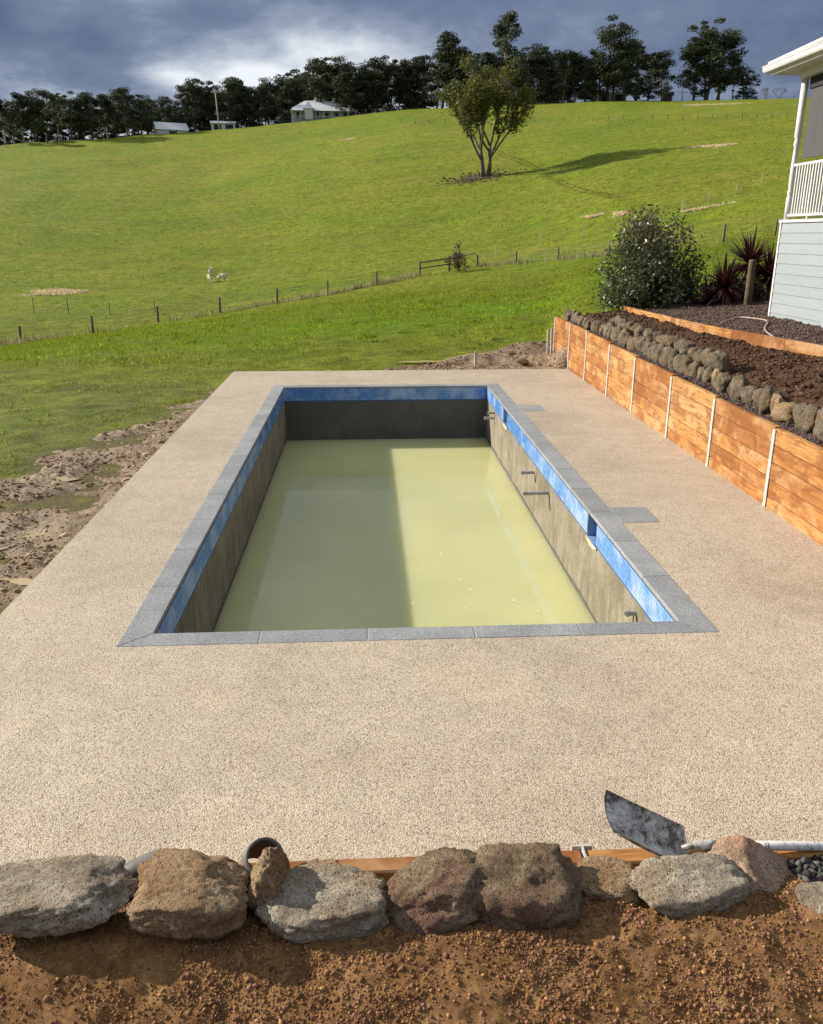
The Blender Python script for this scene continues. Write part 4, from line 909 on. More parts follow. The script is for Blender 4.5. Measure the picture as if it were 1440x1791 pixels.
hbox('soffit', HX-OV+0.02, HX+7, YN, HY+OV-0.02, EZ+0.062, EZ+0.08, M_WHITE)
hbox('fascia', HX-OV+0.01, HX-OV+0.04, YN, HY+OV-0.011, EZ+0.03, EZ+0.20, M_WHITE); hbox('fascia', HX-OV+0.041, HX+7, HY+OV-0.04, HY+OV-0.01, EZ+0.03, EZ+0.20, M_WHITE)
def gutter(pts):
    prof = [(0, 0), (-0.10, 0.0), (-0.12, 0.03), (-0.12, 0.085), (-0.135, 0.10), (-0.135, 0.115), (-0.12, 0.115), (-0.11, 0.02), (0, 0.02)]
    return prof
gp_ = gutter(None); bm = bmesh.new()
rings = []
for (x, y, mx, my) in ((HX-OV+0.009, YN, 1, 0), (HX-OV+0.009, HY+OV-0.009, 1, -1), (HX+7, HY+OV-0.009, 0, -1)):
    rings.append([bm.verts.new((x+q*mx, y+q*my, EZ+0.085+zz)) for q, zz in gp_])
for a, b in zip(rings[:-1], rings[1:]):
    for i in range(len(gp_)): bm.faces.new((a[i], a[(i+1) % len(gp_)], b[(i+1) % len(gp_)], b[i]))
hc(link('gutter', bm_mesh('gutter', bm), M_WHITE))
bm = bmesh.new(); e0 = EZ+0.195; rise = 0.46; ins = 4.2
q = [(HX-OV-0.03, YN, e0), (HX-OV-0.03, HY+OV+0.03, e0), (HX+7, HY+OV+0.03, e0), (HX+7, HY+OV+0.03-ins, e0+ins*rise), (HX-OV-0.03+ins, HY+OV+0.03-ins, e0+ins*rise), (HX-OV-0.03+ins, YN, e0+ins*rise)]
vv = [bm.verts.new(p) for p in q]; bm.faces.new((vv[0], vv[1], vv[4], vv[5])); bm.faces.new((vv[1], vv[2], vv[3], vv[4]))
r = bmesh.ops.solidify(bm, geom=bm.faces[:], thickness=0.03)
hc(link('roof', bm_mesh('roof', bm), M_ROOF))
bm = bmesh.new(); P0 = Vector(q[1])+Vector((0, 0, 0.03)); P1 = Vector(q[4])+Vector((0, 0, 0.03))
V_, F_ = tube_arrays(np.array([P0, P1]), 0.05, 8); hc(link('ridge_cap', np_mesh('ridge_cap', V_, F_, True), M_WHITE))

# hose on the mulch
hp = [at_z(u, v, 1.31) for (u, v) in ((1262, 562), (1290, 558), (1325, 562), (1342, 566), (1338, 574), (1350, 582), (1372, 590), (1410, 598), (1452, 602))]
hp = np.array(hp); hp[:, 2] = [float(mulch_z(np.array(p[0]), np.array(p[1])))+0.03 for p in hp]
o = link('garden_hose', tubes_mesh('garden_hose', [(catmull(hp, 8), 0.014, 8)]), M_HOSE); tag(o, 'thin pinkish hose snaking over the mulch below the house wall', 'hose')

# ================================================================== FOLIAGE
def leaf_quads(P, size, cols, up_bias=0.0, aspect=0.5, diamond=True):
    """two-triangle leaves at points P"""
    n = len(P); D = RNG.normal(size=(n, 3)); D[:, 2] += up_bias; D /= np.linalg.norm(D, axis=1)[:, None]
    E = RNG.normal(size=(n, 3)); E -= (E*D).sum(1)[:, None]*D; E /= np.linalg.norm(E, axis=1)[:, None]
    s = (np.broadcast_to(size, (n,))*RNG.uniform(0.7, 1.3, n))[:, None]; Q = np.stack([P-D*s, P+E*s*aspect, P+D*s, P-E*s*aspect], 1)
    return Q.reshape(-1, 3), np.arange(n*4).reshape(n, 4), np.repeat(cols, 4, axis=0)
def euc_variant(seed, spread=0.22, crown0=0.42, clumps=26, leafn=95, two=False, lsize=0.0135, rad=(0.05, 0.085), tiered=False):
    """a eucalypt of height 1: leaning stems, upswept limbs, leaf clumps held at the ends of the limbs"""
    rs = random.Random(seed); tubes = []; tips = []
    for st in range(2 if two else 1):
        lean = rs.uniform(-.06, .06)+(0.05 if st else 0); x0 = rs.uniform(-.02, .02)+st*0.03; top = rs.uniform(0.86, 0.94)*(0.9 if st else 1)
        ph = rs.uniform(0, 6); P = [np.array([x0+lean*t+0.015*math.sin(ph+4*t), 0.02*math.sin(ph*2+3*t), t*top]) for t in np.linspace(0, 1, 8)]
        tubes.append((np.array(P), np.linspace(0.016, 0.004, 8)*rs.uniform(0.85, 1.2), 6)); tips.append((P[-1], 1.0))
        nb = clumps//(2 if two else 1)
        for b in range(nb):
            h = rs.uniform(crown0, 0.96)**0.9; k = h*7; i = min(6, int(k)); q = P[i]*(1-(k-i))+P[i+1]*(k-i); a = rs.uniform(0, 2*PI)
            rel = (h-crown0)/(1-crown0); L = spread*rs.uniform(0.45, 1.15)*(1-0.55*rel**2)*(0.75 if rel < 0.15 else 1); rise = L*rs.uniform(0.25, 0.9)
            e = q+np.array([math.cos(a)*L, math.sin(a)*L, rise]); m = (q+e)/2+np.array([0, 0, -0.15*L]); e[2] = min(e[2], 0.96)
            tubes.append((np.array([q, m, e]), [0.006, 0.0042, 0.002], 4)); tips.append((e, rs.uniform(0.7, 1.25)))
    LP, LC = [], []
    for e, s in tips:
        r = rs.uniform(*rad)*s*1.12; n = int(leafn*s*s*1.7); d = RNG.normal(size=(n, 3)); d /= np.linalg.norm(d, axis=1)[:, None]; d *= (RNG.random((n, 1))**0.45)
        p = e+d*np.array([r*1.15, r*1.15, r*0.72])+np.array([0, 0, 0.01]); LP.append(p)
        c = np.array([0.048, 0.060, 0.029])*rs.uniform(0.6, 1.6); LC.append(c*(1+0.25*RNG.normal(size=(n, 1))).clip(0.4, 1.9))
    LP = np.concatenate(LP); LC = np.concatenate(LC)
    V, F, C = leaf_quads(LP, lsize, LC, 0, 0.55); zmax = V[:, 2].max(); V /= zmax
    tm = tubes_mesh('trunk', [(np.asarray(p)/zmax, r, s) for p, r, s in tubes]); cm = np_mesh('crown', V, F, False, C)
    return tm, cm
def place_tree(name, var, loc, H, wx, lab, cat, group, rz, bark=M_BARK, leaf=M_LEAF):
    t = empty(name, loc, rz); tag(t, lab, cat, group); t.scale = (H*wx, H*wx, H)
    for nm, me, m in (('trunk', var[0], bark), ('crown', var[1], leaf)): link(nm, me, m, t)
    return t
VA = [euc_variant(1, 0.17, 0.24, 44, 80, False, 0.0115, (0.035, 0.085)), euc_variant(2, 0.21, 0.18, 56, 80, True, 0.0115, (0.035, 0.085)), euc_variant(3, 0.15, 0.34, 34, 90, False, 0.0115, (0.035, 0.08)), euc_variant(4, 0.23, 0.14, 64, 80, True, 0.0115, (0.035, 0.085)),
      euc_variant(5, 0.20, 0.06, 66, 80, False, 0.0115, (0.035, 0.08)), euc_variant(6, 0.19, 0.22, 50, 80, True, 0.0115, (0.035, 0.085)), euc_variant(8, 0.17, 0.10, 54, 80, False, 0.0115, (0.035, 0.075)), euc_variant(9, 0.23, 0.02, 74, 80, True, 0.0115, (0.035, 0.08))]
# ridge trees: (column, row of the top, row of the foot, width factor, variant)
RIDGE = [(-12, 160, 256, 1.1, 0), (8, 168, 254, 1.1, 2), (28, 172, 253, 1.0, 0), (46, 160, 252, 1.1, 2), (64, 156, 250, 1.0, 5), (86, 152, 249, 1.15, 0), (108, 162, 248, 1.1, 2), (126, 156, 246, 1.2, 3), (148, 157, 244, 1.1, 1), (166, 158, 243, 1.1, 5),
         (188, 160, 241, 1.1, 2), (206, 150, 240, 1.2, 1), (222, 148, 238, 1.0, 0), (244, 160, 237, 1.2, 3), (264, 162, 235, 1.1, 5), (284, 165, 233, 1.1, 1), (306, 184, 231, 1.4, 7), (322, 186, 229, 1.4, 7),
         (336, 132, 226, 1.15, 5), (356, 133, 224, 1.15, 3), (376, 148, 222, 1.1, 7), (398, 132, 220, 1.15, 1), (414, 130, 219, 1.1, 0), (436, 143, 217, 1.2, 7), (456, 142, 215, 1.1, 1), (474, 132, 213, 1.1, 5), (494, 132, 212, 1.1, 0), (508, 140, 210, 1.2, 7),
         (528, 118, 206, 1.2, 3), (550, 95, 202, 1.15, 1), (576, 94, 200, 1.15, 3), (598, 96, 198, 1.15, 5), (618, 108, 197, 1.3, 7), (642, 104, 195, 1.2, 7), (664, 94, 194, 1.15, 1), (684, 93, 193, 1.1, 3), (706, 98, 192, 1.2, 5), (724, 106, 191, 1.3, 7),
         (744, 92, 190, 1.25, 4), (768, 78, 189, 1.2, 7), (796, 52, 187, 1.05, 1), (816, 100, 186, 1.3, 7), (838, 88, 185, 1.3, 4), (860, 84, 184, 1.3, 7), (880, 17, 184, 0.95, 2), (906, 78, 183, 1.2, 3), (928, 76, 182, 1.25, 7), (946, 82, 181, 1.2, 4),
         (966, 84, 180, 1.2, 6), (986, 84, 179, 1.2, 6), (1006, 86, 178, 1.2, 6), (1024, 98, 178, 1.25, 4),
         (1046, 82, 177, 1.2, 7), (1070, 24, 176, 1.15, 3), (1092, 70, 176, 1.25, 4), (1112, 66, 175, 1.1, 1), (1132, 90, 175, 1.2, 4), (1154, 84, 174, 1.15, 0),
         (1216, 62, 172, 1.2, 4), (1232, 28, 172, 1.1, 3), (1256, 50, 172, 1.15, 1), (1280, 88, 172, 0.9, 2), (1304, 116, 171, 1.4, 7)]
SPECIAL = {880: 'tallest slim gum on the ridge behind the field tree, with a tufted top', 1070: 'tall broad gum on the ridge right of the field tree', 1232: 'tall full gum at the left of the last clump before the veranda', 796: 'high domed gum on the ridge just left of the field tree', 1304: 'low dark gum at the right end of the ridge trees', 1280: 'thin gum standing apart from the last clump on the ridge'}
for i, (u, vt, vb, wf, k) in enumerate(RIDGE):
    B = hit(u, vb+2); d = math.hypot(B[0], B[1]); back = random.uniform(4, 26) if u not in SPECIAL else 6; s = (d+back)/d; x, y = B[0]*s, B[1]*s; z = tz(x, y)
    top = at_d(u, vt, d+back)[2]; H = (top-z)
    lab = SPECIAL.get(u, f'dark gum tree in the ridge line, {ordw(i+1)} counting from the left edge')
    place_tree('gum_tree', VA[k], (x, y, z-0.3), H, wf*1.10, lab, 'tree', 'gum trees along the ridge', random.uniform(0, 6.28), M_PALEBARK if k in (2, 6) else M_BARK)
back_row = [(u, float(np.interp(u, [0, 300, 320, 500, 520, 740, 1020], [182, 186, 160, 150, 130, 118, 108])), float(np.interp(u, [0, 360, 520, 720, 1020], [252, 227, 208, 190, 178]))) for u in list(range(-4, 300, 21))+list(range(326, 512, 23))+list(range(520, 760, 30))+[912, 956, 996, 1034]]
for i, (u, vt, vb) in enumerate(back_row):
    B = hit(u, vb+2); d = math.hypot(B[0], B[1]); bk = random.uniform(28, 40); sc_ = (d+bk)/d; x, y = B[0]*sc_, B[1]*sc_; z = tz(x, y); H = at_d(u, vt+random.uniform(-8, 8), d+bk)[2]-z
    place_tree('gum_tree', VA[(7, 4, 6)[i % 3]], (x, y, z-0.3), H, 1.35, f'smaller dark gum in the back row behind the ridge line, {ordw(i+1)} from the left', 'tree', 'gum trees behind the ridge line', random.uniform(0, 6.28))
# bare brushy trees beyond the ridge at the right
def bare_tree(u, vt, vb, lab, seed):
    B = hit(u, vb+2); z = B[2]; H = at_d(u, vt, math.hypot(B[0], B[1]))[2]-z; rs = random.Random(seed); tubes = []; tips = []
    def grow(p, d, L, r, lv):
        e = p+d*L; tubes.append((np.array([p, (p+e)/2+np.array([rs.uniform(-.03, .03)*L]*3), e]), [r, r*0.8, r*0.6], 4))
        if lv == 0: tips.append(e); return
        for _ in range(3 if lv > 1 else 4):
            n = d+np.array([rs.uniform(-.8, .8), rs.uniform(-.8, .8), rs.uniform(-.1, .5)]); n /= np.linalg.norm(n); grow(e, n, L*rs.uniform(0.6, 0.8), r*0.55, lv-1)
    for a in range(5): grow(np.array([rs.uniform(-.1, .1), 0, 0.0]), np.array([rs.uniform(-.7, .7), rs.uniform(-.4, .4), 1.0])/1.15, 0.32, 0.014, 3)
    tips = np.array(tips); n = len(tips)*2; P = np.repeat(tips, 2, 0)+RNG.normal(0, 0.035, (n, 3)); V, F, C = leaf_quads(P, 0.016, colmix(n, (0.055, 0.048, 0.032), (0.085, 0.075, 0.045)), 0, 0.5)
    t = empty('bare_tree', (B[0], B[1], z-0.2)); t.scale = (H*0.8, H*0.8, H*0.8); tag(t, lab, 'tree', 'bare trees near the veranda')
    link('trunk', tubes_mesh('trunk', tubes), M_BARK, t); link('crown', np_mesh('crown', V, F, False, C), M_LEAF, t)
bare_tree(1340, 140, 168, 'low leafless bushy tree on the ridge, left of two before the veranda', 5); bare_tree(1362, 139, 167, 'low leafless bushy tree on the ridge nearest the veranda post', 6)

# the field tree: several stems from one foot, open crown of olive foliage
ft = hit(849, 309); FD = math.hypot(ft[0], ft[1]); HT = at_d(850, 88, FD)[2]-ft[2]
tree = empty('field_tree', (ft[0], ft[1], ft[2]-0.1)); tag(tree, 'lone multi-stemmed gum with olive crown standing in the open pasture', 'tree')
rs = random.Random(12); tubes = []; tips = []
def limb(p, d, L, r, lv, bend=0.10):
    n = 5; P = [np.array(p, float)]; d = np.array(d, float)/np.linalg.norm(d)
    for i in range(n):
        d = d+np.array([rs.uniform(-bend, bend), rs.uniform(-bend, bend), 0.05]); d /= np.linalg.norm(d); P.append(P[-1]+d*L/n)
    P = np.array(P); tubes.append((P, np.linspace(r, r*0.62, n+1), 7 if lv > 1 else 5))
    if lv == 0: tips.append(P[-1]); return
    if lv == 1: tips.append(P[-2]); tips.append(P[2])
    for k in range(3 if lv > 1 else 4):
        a = rs.uniform(0, 2*PI); sp = rs.uniform(0.25, 0.60) if lv > 1 else rs.uniform(0.3, 0.8); nd = d+sp*np.array([math.cos(a), math.sin(a), rs.uniform(-.1, .3)]); i = rs.choice((3, 4, 5)) if k else 5
        limb(P[i], nd, L*rs.uniform(0.55, 0.78), r*0.52, lv-1, 0.14)
k = HT/19.0
for (dx, dy, L, r, x0, n1_) in ((-0.10, 0, 4.4, 0.36, -0.35, 5), (0.10, 0.05, 5.0, 0.34, 0.55, 5)):
    n = 5; d = np.array([dx, dy, 1.0]); d /= np.linalg.norm(d); P = [np.array([x0*k, 0.2*dy, 0.0])]
    for i in range(n): d = d+np.array([rs.uniform(-.05, .05), rs.uniform(-.05, .05), 0.03]); d /= np.linalg.norm(d); P.append(P[-1]+d*L*k/n)
    tubes.append((np.array(P), np.linspace(r*k*1.15, r*k*0.75, n+1), 9))
    for q in range(n1_):
        a = 2*PI*q/n1_+rs.uniform(-.4, .4); sp = rs.uniform(0.45, 0.95) if q else 0.12
        limb(P[rs.choice((3, 4, 5)) if q else 5], (sp*math.cos(a)+dx, sp*math.sin(a), 1.0), rs.uniform(5.2, 6.6)*k, r*0.55*k, 2, 0.10)
tips = np.array(tips); okk = tips[:, 2] > 0.36*tips[:, 2].max(); tips = tips[okk]
LP, LC = [], []
for e in tips:
    n = rs.randint(60, 105); r = rs.uniform(0.6, 1.25)*k; p = e+RNG.normal(0, 0.5, (n, 3))*np.array([r, r, r*1.1]); LP.append(p)
    hcol = np.array([0.140, 0.130, 0.026]) if rs.random() < 0.5 else np.array([0.084, 0.096, 0.026]); LC.append(hcol*(1+0.3*RNG.normal(size=(n, 1))).clip(0.4, 1.8))
LP, LC = np.concatenate(LP), np.concatenate(LC); V, F, C = leaf_quads(LP, 0.23*k, LC, -0.4, 0.45)
link('trunk', tubes_mesh('trunk', tubes), M_BARK, tree); link('crown', np_mesh('crown', V, F, False, C), M_LEAF2, tree)
sx_ = (V[:, 0].max()-V[:, 0].min()); wsc = 172/FPX*FD/sx_; tree.scale = (wsc, wsc, HT/V[:, 2].max())
# fallen sticks and bare ring round its foot
n = 900; a = RNG.uniform(0, 2*PI, n); r_ = RNG.gamma(2.0, 1.2, n).clip(0, 6.5); x = ft[0]-1.2+r_*np.cos(a)*1.1; y = ft[1]+r_*np.sin(a)*0.8; P = np.stack([x, y, terrain(x, y)+0.08], -1)
grains('fallen_bark', P, RNG.uniform(0.06, 0.26, n), colmix(n, (0.07, 0.05, 0.035), (0.22, 0.17, 0.12)), M_CLOD, 'fallen bark and sticks ringed round the foot of the field tree', 'litter', 0.4)

# bushes at the end of the garden bed
def make_bush(name, u, vfoot, vtop, wpx, z0, dist, nst, nl, ca, cb, lab, cat, red=True, lsz=0.052):
    bp = at_d(u, vfoot, dist) if dist else at_z(u, vfoot, z0+0.1); bush = empty(name, (bp[0], bp[1], z0)); tag(bush, lab, cat)
    BD = math.hypot(bp[0], bp[1]); BH = at_d(u, vtop, BD)[2]-z0; BW = wpx/FPX*BD*1.03; tubes = []; LP, LC = [], []
    for s in range(nst):
        a = random.uniform(0, 2*PI); el = random.uniform(0.12, 1.0); hr = math.sqrt(max(0, 1-(el*0.96)**2)) if el > 0.35 else 0.94
        e = np.array([math.cos(a)*hr*BW/2*random.uniform(.70, 1.04), math.sin(a)*hr*BW/2*random.uniform(.70, 1.04), el*BH*random.uniform(0.86, 1.02)]); b = np.array([random.uniform(-.25, .25), random.uniform(-.25, .25), 0])
        m = b*0.4+e*0.6+np.array([0, 0, 0.10]); P = catmull([b, m*0.6+b*0.4, m, e], 5); tubes.append((P, np.linspace(0.025, 0.005, len(P)), 5))
        t = RNG.uniform(0.30, 1.0, nl)**0.6; q = P[(t*(len(P)-1)).astype(int)]; LP.append(q+RNG.normal(0, 0.15*BW/2.9, (nl, 3))); c = colmix(nl, ca, cb, 0.25)
        if red and (e[2] > 0.78*BH or random.random() < 0.12): rd = RNG.random(nl) < 0.30; c[rd] = colmix(int(rd.sum()), (0.14, 0.075, 0.04), (0.22, 0.12, 0.065))
        LC.append(c)
    LP, LC = np.concatenate(LP), np.concatenate(LC); okk = LP[:, 2] > 0.05; V, F, C = leaf_quads(LP[okk], lsz, LC[okk], -0.3, 0.42)
    link('stems', tubes_mesh('stems', tubes), M_STEM, bush); link('foliage', np_mesh('foliage', V, F, False, C), M_BUSH, bush)
make_bush('bush', 1132, 549, 352, 188, 0.95, 0, 60, 360, (0.062, 0.080, 0.030), (0.175, 0.205, 0.100), 'large rounded glossy grey-green bush at the far end of the garden bed', 'bush')
make_bush('dark_shrub', 1290, 549, 482, 120, 1.05, 24.3, 34, 260, (0.022, 0.026, 0.014), (0.050, 0.045, 0.026), 'low dark shrub behind the maroon cordylines', 'shrub', False, 0.06)
# maroon cordylines
def cordyline(u, vfoot, vhead, nbl, Lb, lab, dist):
    P0 = at_d(u, vfoot, dist); hd = at_d(u, vhead, dist); base = np.array([P0[0], P0[1], float(mulch_z(P0[0], P0[1])) if P0[1] < 21.2 else tz(P0[0], P0[1])-0.05]); t = empty('cordyline', base); tag(t, lab, 'shrub', 'maroon cordylines beside the house')
    Hh = hd[2]-base[2]; link('trunk', tubes_mesh('trunk', [(np.array([(0, 0, -0.1), (0.02, 0, Hh*0.5), (0, 0, Hh)]), [0.05, 0.045, 0.035], 8)]), M_STEM, t)
    V, F, C = [], [], []
    for b in range(nbl):
        a = random.uniform(0, 2*PI); el = math.asin(random.uniform(-0.45, 1.0)); L = Lb*random.uniform(0.75, 1.1); wdt = random.uniform(0.022, 0.036); d = np.array([math.cos(a)*math.cos(el), math.sin(a)*math.cos(el), math.sin(el)]); sd = np.array([-math.sin(a), math.cos(a), 0])
        k0 = len(V); col = np.array([0.058, 0.017, 0.017])*random.uniform(0.6, 2.4)
        for i in range(6):
            s = i/5; p = np.array([0, 0, Hh-0.05+random.uniform(-.01, .01)])+d*L*s+np.array([0, 0, -0.22*L*s*s*math.cos(el)]); ww = wdt*(1-s**2.2)*(0.55+0.9*min(1, s*4)*0.5)+0.001
            V += [p-sd*ww, p+sd*ww]; C += [col, col]
            if i: F.append((k0+2*i-2, k0+2*i-1, k0+2*i+1, k0+2*i))
    link('blades', np_mesh('blades', np.array(V), F, False, np.array(C)), M_CORDY, t)
cordyline(1302, 549, 458, 260, 1.0, 'tallest maroon spiky cordyline beside the house corner', 22.8)
cordyline(1262, 551, 498, 220, 0.85, 'shorter maroon cordyline against the right of the glossy bush', 22.2)
cordyline(1338, 548, 482, 220, 0.85, 'maroon cordyline half hidden by the house corner board', 22.6)
cordyline(1238, 551, 524, 160, 0.7, 'lowest dark cordyline at the foot of the glossy bush', 22.4)
gp0 = at_d(1306, 546, 21.6); gh = at_d(1308, 457, 21.6)[2]
o = link('garden_post', lathe('garden_post', [(0.085, 0), (0.088, 0.6), (0.082, gh-1.1), (0.070, gh-1.06)], 14), M_GARDENPOST); o.location = (gp0[0], gp0[1], 1.1); tag(o, 'round weathered timber post in front of the cordylines', 'post')

# ================================================================== FENCES
def fence(posts, wires, lab, mat, name='wire_fence', radius=0.07, wtop=0.92, wr=0.006, hmul=1.0):
    f0 = np.array(hit(posts[0][0], posts[0][2])); root = empty(name, f0); tag(root, lab, 'fence'); I = Matrix.Translation(-Vector(f0)); tops = []
    for (u, vt, vb) in posts:
        B = hit(u, vb); d = math.hypot(B[0], B[1]); H = (at_d(u, vt, d)[2]-B[2])*hmul; r = radius*random.uniform(0.85, 1.15)
        o = link('post', lathe('post', [(r, -0.3), (r*1.03, 0.2), (r*0.95, H*0.97), (r*0.7, H)], 8), mat, root); o.matrix_parent_inverse = I; o.location = B; o.rotation_euler = (random.uniform(-.04, .04), random.uniform(-.04, .04), 0)
        tops.append((B, H))
    for j in range(wires):
        fr = 0.25+(wtop-0.25)*j/max(1, wires-1); P = []
        for (B0, H0), (B1, H1) in zip(tops[:-1], tops[1:]):
            for t in np.linspace(0, 1, 5, endpoint=False): P.append((B0+np.array([0, 0, H0*fr]))*(1-t)+(B1+np.array([0, 0, H1*fr]))*t-np.array([0, 0, 0.03*math.sin(PI*t)]))
        P.append(tops[-1][0]+np.array([0, 0, tops[-1][1]*fr]))
        o = link('wire', tubes_mesh('wire', [(np.array(P), wr, 4)]), M_WIRE, root); o.matrix_parent_inverse = I
    return tops
F1 = [(-88, 585, 616), (37, 570, 600), (163, 552, 583), (277, 535, 564), (385, 519, 547), (485, 504, 531), (574, 490, 516), (659, 474, 499), (735, 457, 482)]
F2 = [(835, 445, 466), (903, 439, 461), (977, 432, 455), (1065, 421, 447), (1166, 408, 436), (1265, 392, 424), (1356, 384, 412)]
T1 = fence(F1, 4, 'dark post and wire fence running along the foot of the hill at the left', M_POST)
T2 = fence(F2, 4, 'dark post and wire fence running from the gate rails towards the house', M_POST)
T3 = fence([(868, 428, 450), (945, 410, 432), (1020, 396, 417), (1110, 372, 392), (1195, 350, 370), (1240, 335, 353), (1288, 320, 338), (1332, 303, 321)], 2, 'line of thin pale pickets climbing the pasture behind the bush', M_PALEPOST, 'picket_fence', 0.035, wr=0.004)
T4 = fence([(-10, 517, 546), (60, 520, 548), (120, 522, 548), (193, 528, 551), (272, 523, 546)], 2, 'thin stakes and wire just behind the lower left fence', M_POST, 'stake_fence', 0.03, wr=0.004)
pu = list(range(700, 1380, 26)); T5 = fence([(u, float(np.interp(u, [700, 900, 1100, 1380], [207, 206, 200, 196])), float(np.interp(u, [700, 900, 1100, 1380], [217, 215, 210, 205]))) for u in pu], 2, 'far fence line across the upper pasture right of the field tree', M_POST, 'far_fence', 0.055, wr=0.008)
pu = list(range(-20, 700, 30)); T6 = fence([(u, float(np.interp(u, [-20, 360, 520, 700], [247, 221, 201, 184]))+1, float(np.interp(u, [-20, 360, 520, 700], [258, 231, 211, 193]))+1) for u in pu], 2, 'far fence line below the ridge trees at the left', M_POST, 'far_fence', 0.055, wr=0.008)
# gate rails with a small guarded shrub
g0, g1, g2 = (np.array(hit(u, v)) for u, v in ((737, 482), (786, 474), (833, 466)))
root = empty('rail_gate', g0); tag(root, 'short stretch of timber rail fence beside a brown sapling', 'fence'); I = Matrix.Translation(-Vector(g0))
for q in (g1,):
    o = link('post', lathe('post', [(0.09, -0.3), (0.09, 1.15), (0.07, 1.2)], 8), M_POST, root); o.matrix_parent_inverse = I; o.location = q
for (a, b) in ((g0, g1), (g1, g2)):
    for hh in (1.0, 0.55) if a is g0 else (1.05,):
        o = link('rail', tubes_mesh('rail', [(np.array([a+np.array([0, 0, hh]), b+np.array([0, 0, hh])]), 0.055, 6)]), M_POST if a is g0 else M_PALEPOST, root); o.matrix_parent_inverse = I
sb = hit(803, 476); sap = empty('sapling', sb); tag(sap, 'small brown-leaved sapling beside the timber rails', 'sapling')
SH = at_d(800, 428, math.hypot(sb[0], sb[1]))[2]-sb[2]; tb = []; LP = []
for i in range(16):
    h = random.uniform(0.12, 0.72)*SH; e = np.array([random.gauss(0, 0.42), random.gauss(0, 0.42), h]); tb.append((np.array([(0, 0, h*0.4), e*0.6+np.array([0, 0, h*0.1]), e]), [0.03, 0.02, 0.01], 5)); LP.append(e+RNG.normal(0, 0.16, (60, 3)))
tb.append((np.array([(0, 0, -0.2), (0, 0, SH*0.5), (-0.1, 0, SH*0.97)]), [0.05, 0.04, 0.02], 6)); LP.append(np.array([-0.1, 0, SH*0.95])+RNG.normal(0, 0.12, (70, 3)))
LP = np.concatenate(LP); V, F, C = leaf_quads(LP, 0.075, colmix(len(LP), (0.07, 0.045, 0.03), (0.14, 0.09, 0.06)), 0, 0.5)
link('trunk', tubes_mesh('trunk', tb), M_STEM, sap); link('crown', np_mesh('crown', V, F, False, C), M_LEAF2, sap)

# ================================================================== GRASS
def tufts(name, x, y, h, cols, blades, mat, label, cat, width=0.10, lean=0.5, spread=0.5, zoff=-0.02):
    n = len(x); z = terrain(x, y)+zoff; m = n*blades; X0 = np.repeat(x, blades); Y0 = np.repeat(y, blades); Z0 = np.repeat(z, blades); Hh = np.repeat(np.broadcast_to(h, (n,)), blades)*RNG.uniform(0.55, 1.15, m)
    a = RNG.uniform(0, 2*PI, m); X0 = X0+RNG.normal(0, 1, m)*Hh*spread; Y0 = Y0+RNG.normal(0, 1, m)*Hh*spread; w = Hh*width*RNG.uniform(0.7, 1.3, m); la = RNG.uniform(0, 2*PI, m); ll = RNG.uniform(0.1, 1, m)*lean*Hh
    p0 = np.stack([X0-np.cos(a)*w, Y0-np.sin(a)*w, Z0], -1); p1 = np.stack([X0+np.cos(a)*w, Y0+np.sin(a)*w, Z0], -1); p2 = np.stack([X0+np.cos(la)*ll, Y0+np.sin(la)*ll, Z0+Hh], -1)
    V = np.stack([p0, p1, p2], 1).reshape(-1, 3); C = np.repeat(np.repeat(cols, blades, 0)*(1+0.22*RNG.normal(size=(m, 1))).clip(0.4, 1.7), 3, 0)
    o = link(name, np_mesh(name, V, np.arange(m*3).reshape(m, 3), False, C), mat); tag(o, label, cat, kind='stuff'); return o
def grasscol(x, y):
    a = fbm2(x, y, 0.10, 3, 131)[:, None]; b = fbm2(x, y, 0.8, 3, 133)[:, None]
    c = np.array([0.192, 0.250, 0.016])+np.clip(a, -1, 1)*np.array([0.040, 0.012, 0.012])+np.clip(b, -1, 1)*np.array([0.018, 0.022, 0.002])
    l = np.clip(np.exp(-(((y-34-0.35*(x-4))/4.5)**2))*np.exp(-((x-4)/11)**2)*1.2*np.clip(0.6+fbm2(x, y, 0.35, 3, 21), 0, 1), 0, 1)[:, None]
    c = c*(1-l)+np.array([0.21, 0.32, 0.012])*l
    w = (np.clip(1.2-np.abs(x+6.5)/5.0, 0, 1)*np.clip((24-y)/8, 0, 1)*0.6)[:, None]; return np.maximum(c*(1-w)+np.array([0.235, 0.255, 0.07])*w, 0.008)
n = 130000; a = RNG.uniform(-0.56, 0.50, n); d = np.sqrt(RNG.uniform(9**2, 62**2, n)*RNG.uniform(0.25, 1, n)); d = np.maximum(d, 8.5); x, y = d*np.sin(a), d*np.cos(a)
ok = ((y > DY1+0.1) | (x < DX0-0.1)) & (mudmask(x, y) < RNG.uniform(-0.25, 0.25, n)) & ~((x > 4.0) & (y < 22.2)); x, y = x[ok], y[ok]; d = np.hypot(x, y)
tufts('lawn_grass', x, y, 0.018+0.0011*d+0.02*RNG.random(len(x)), grasscol(x, y), 3, M_BLADE, 'short green grass between the paving and the lower fence', 'grass', 0.20, 1.1, 0.9)
n = 15000; a = RNG.uniform(-0.56, 0.40, n); d = np.sqrt(RNG.uniform(10**2, 50**2, n)); x, y = d*np.sin(a), d*np.cos(a); ok = ((y > DY1+0.3) | (x < DX0-0.3)) & (mudmask(x, y) < -0.2) & ~((x > 3.9) & (y < 22.6)) & (fbm2(x, y, 0.6, 3, 161) > -0.05); x, y = x[ok], y[ok]
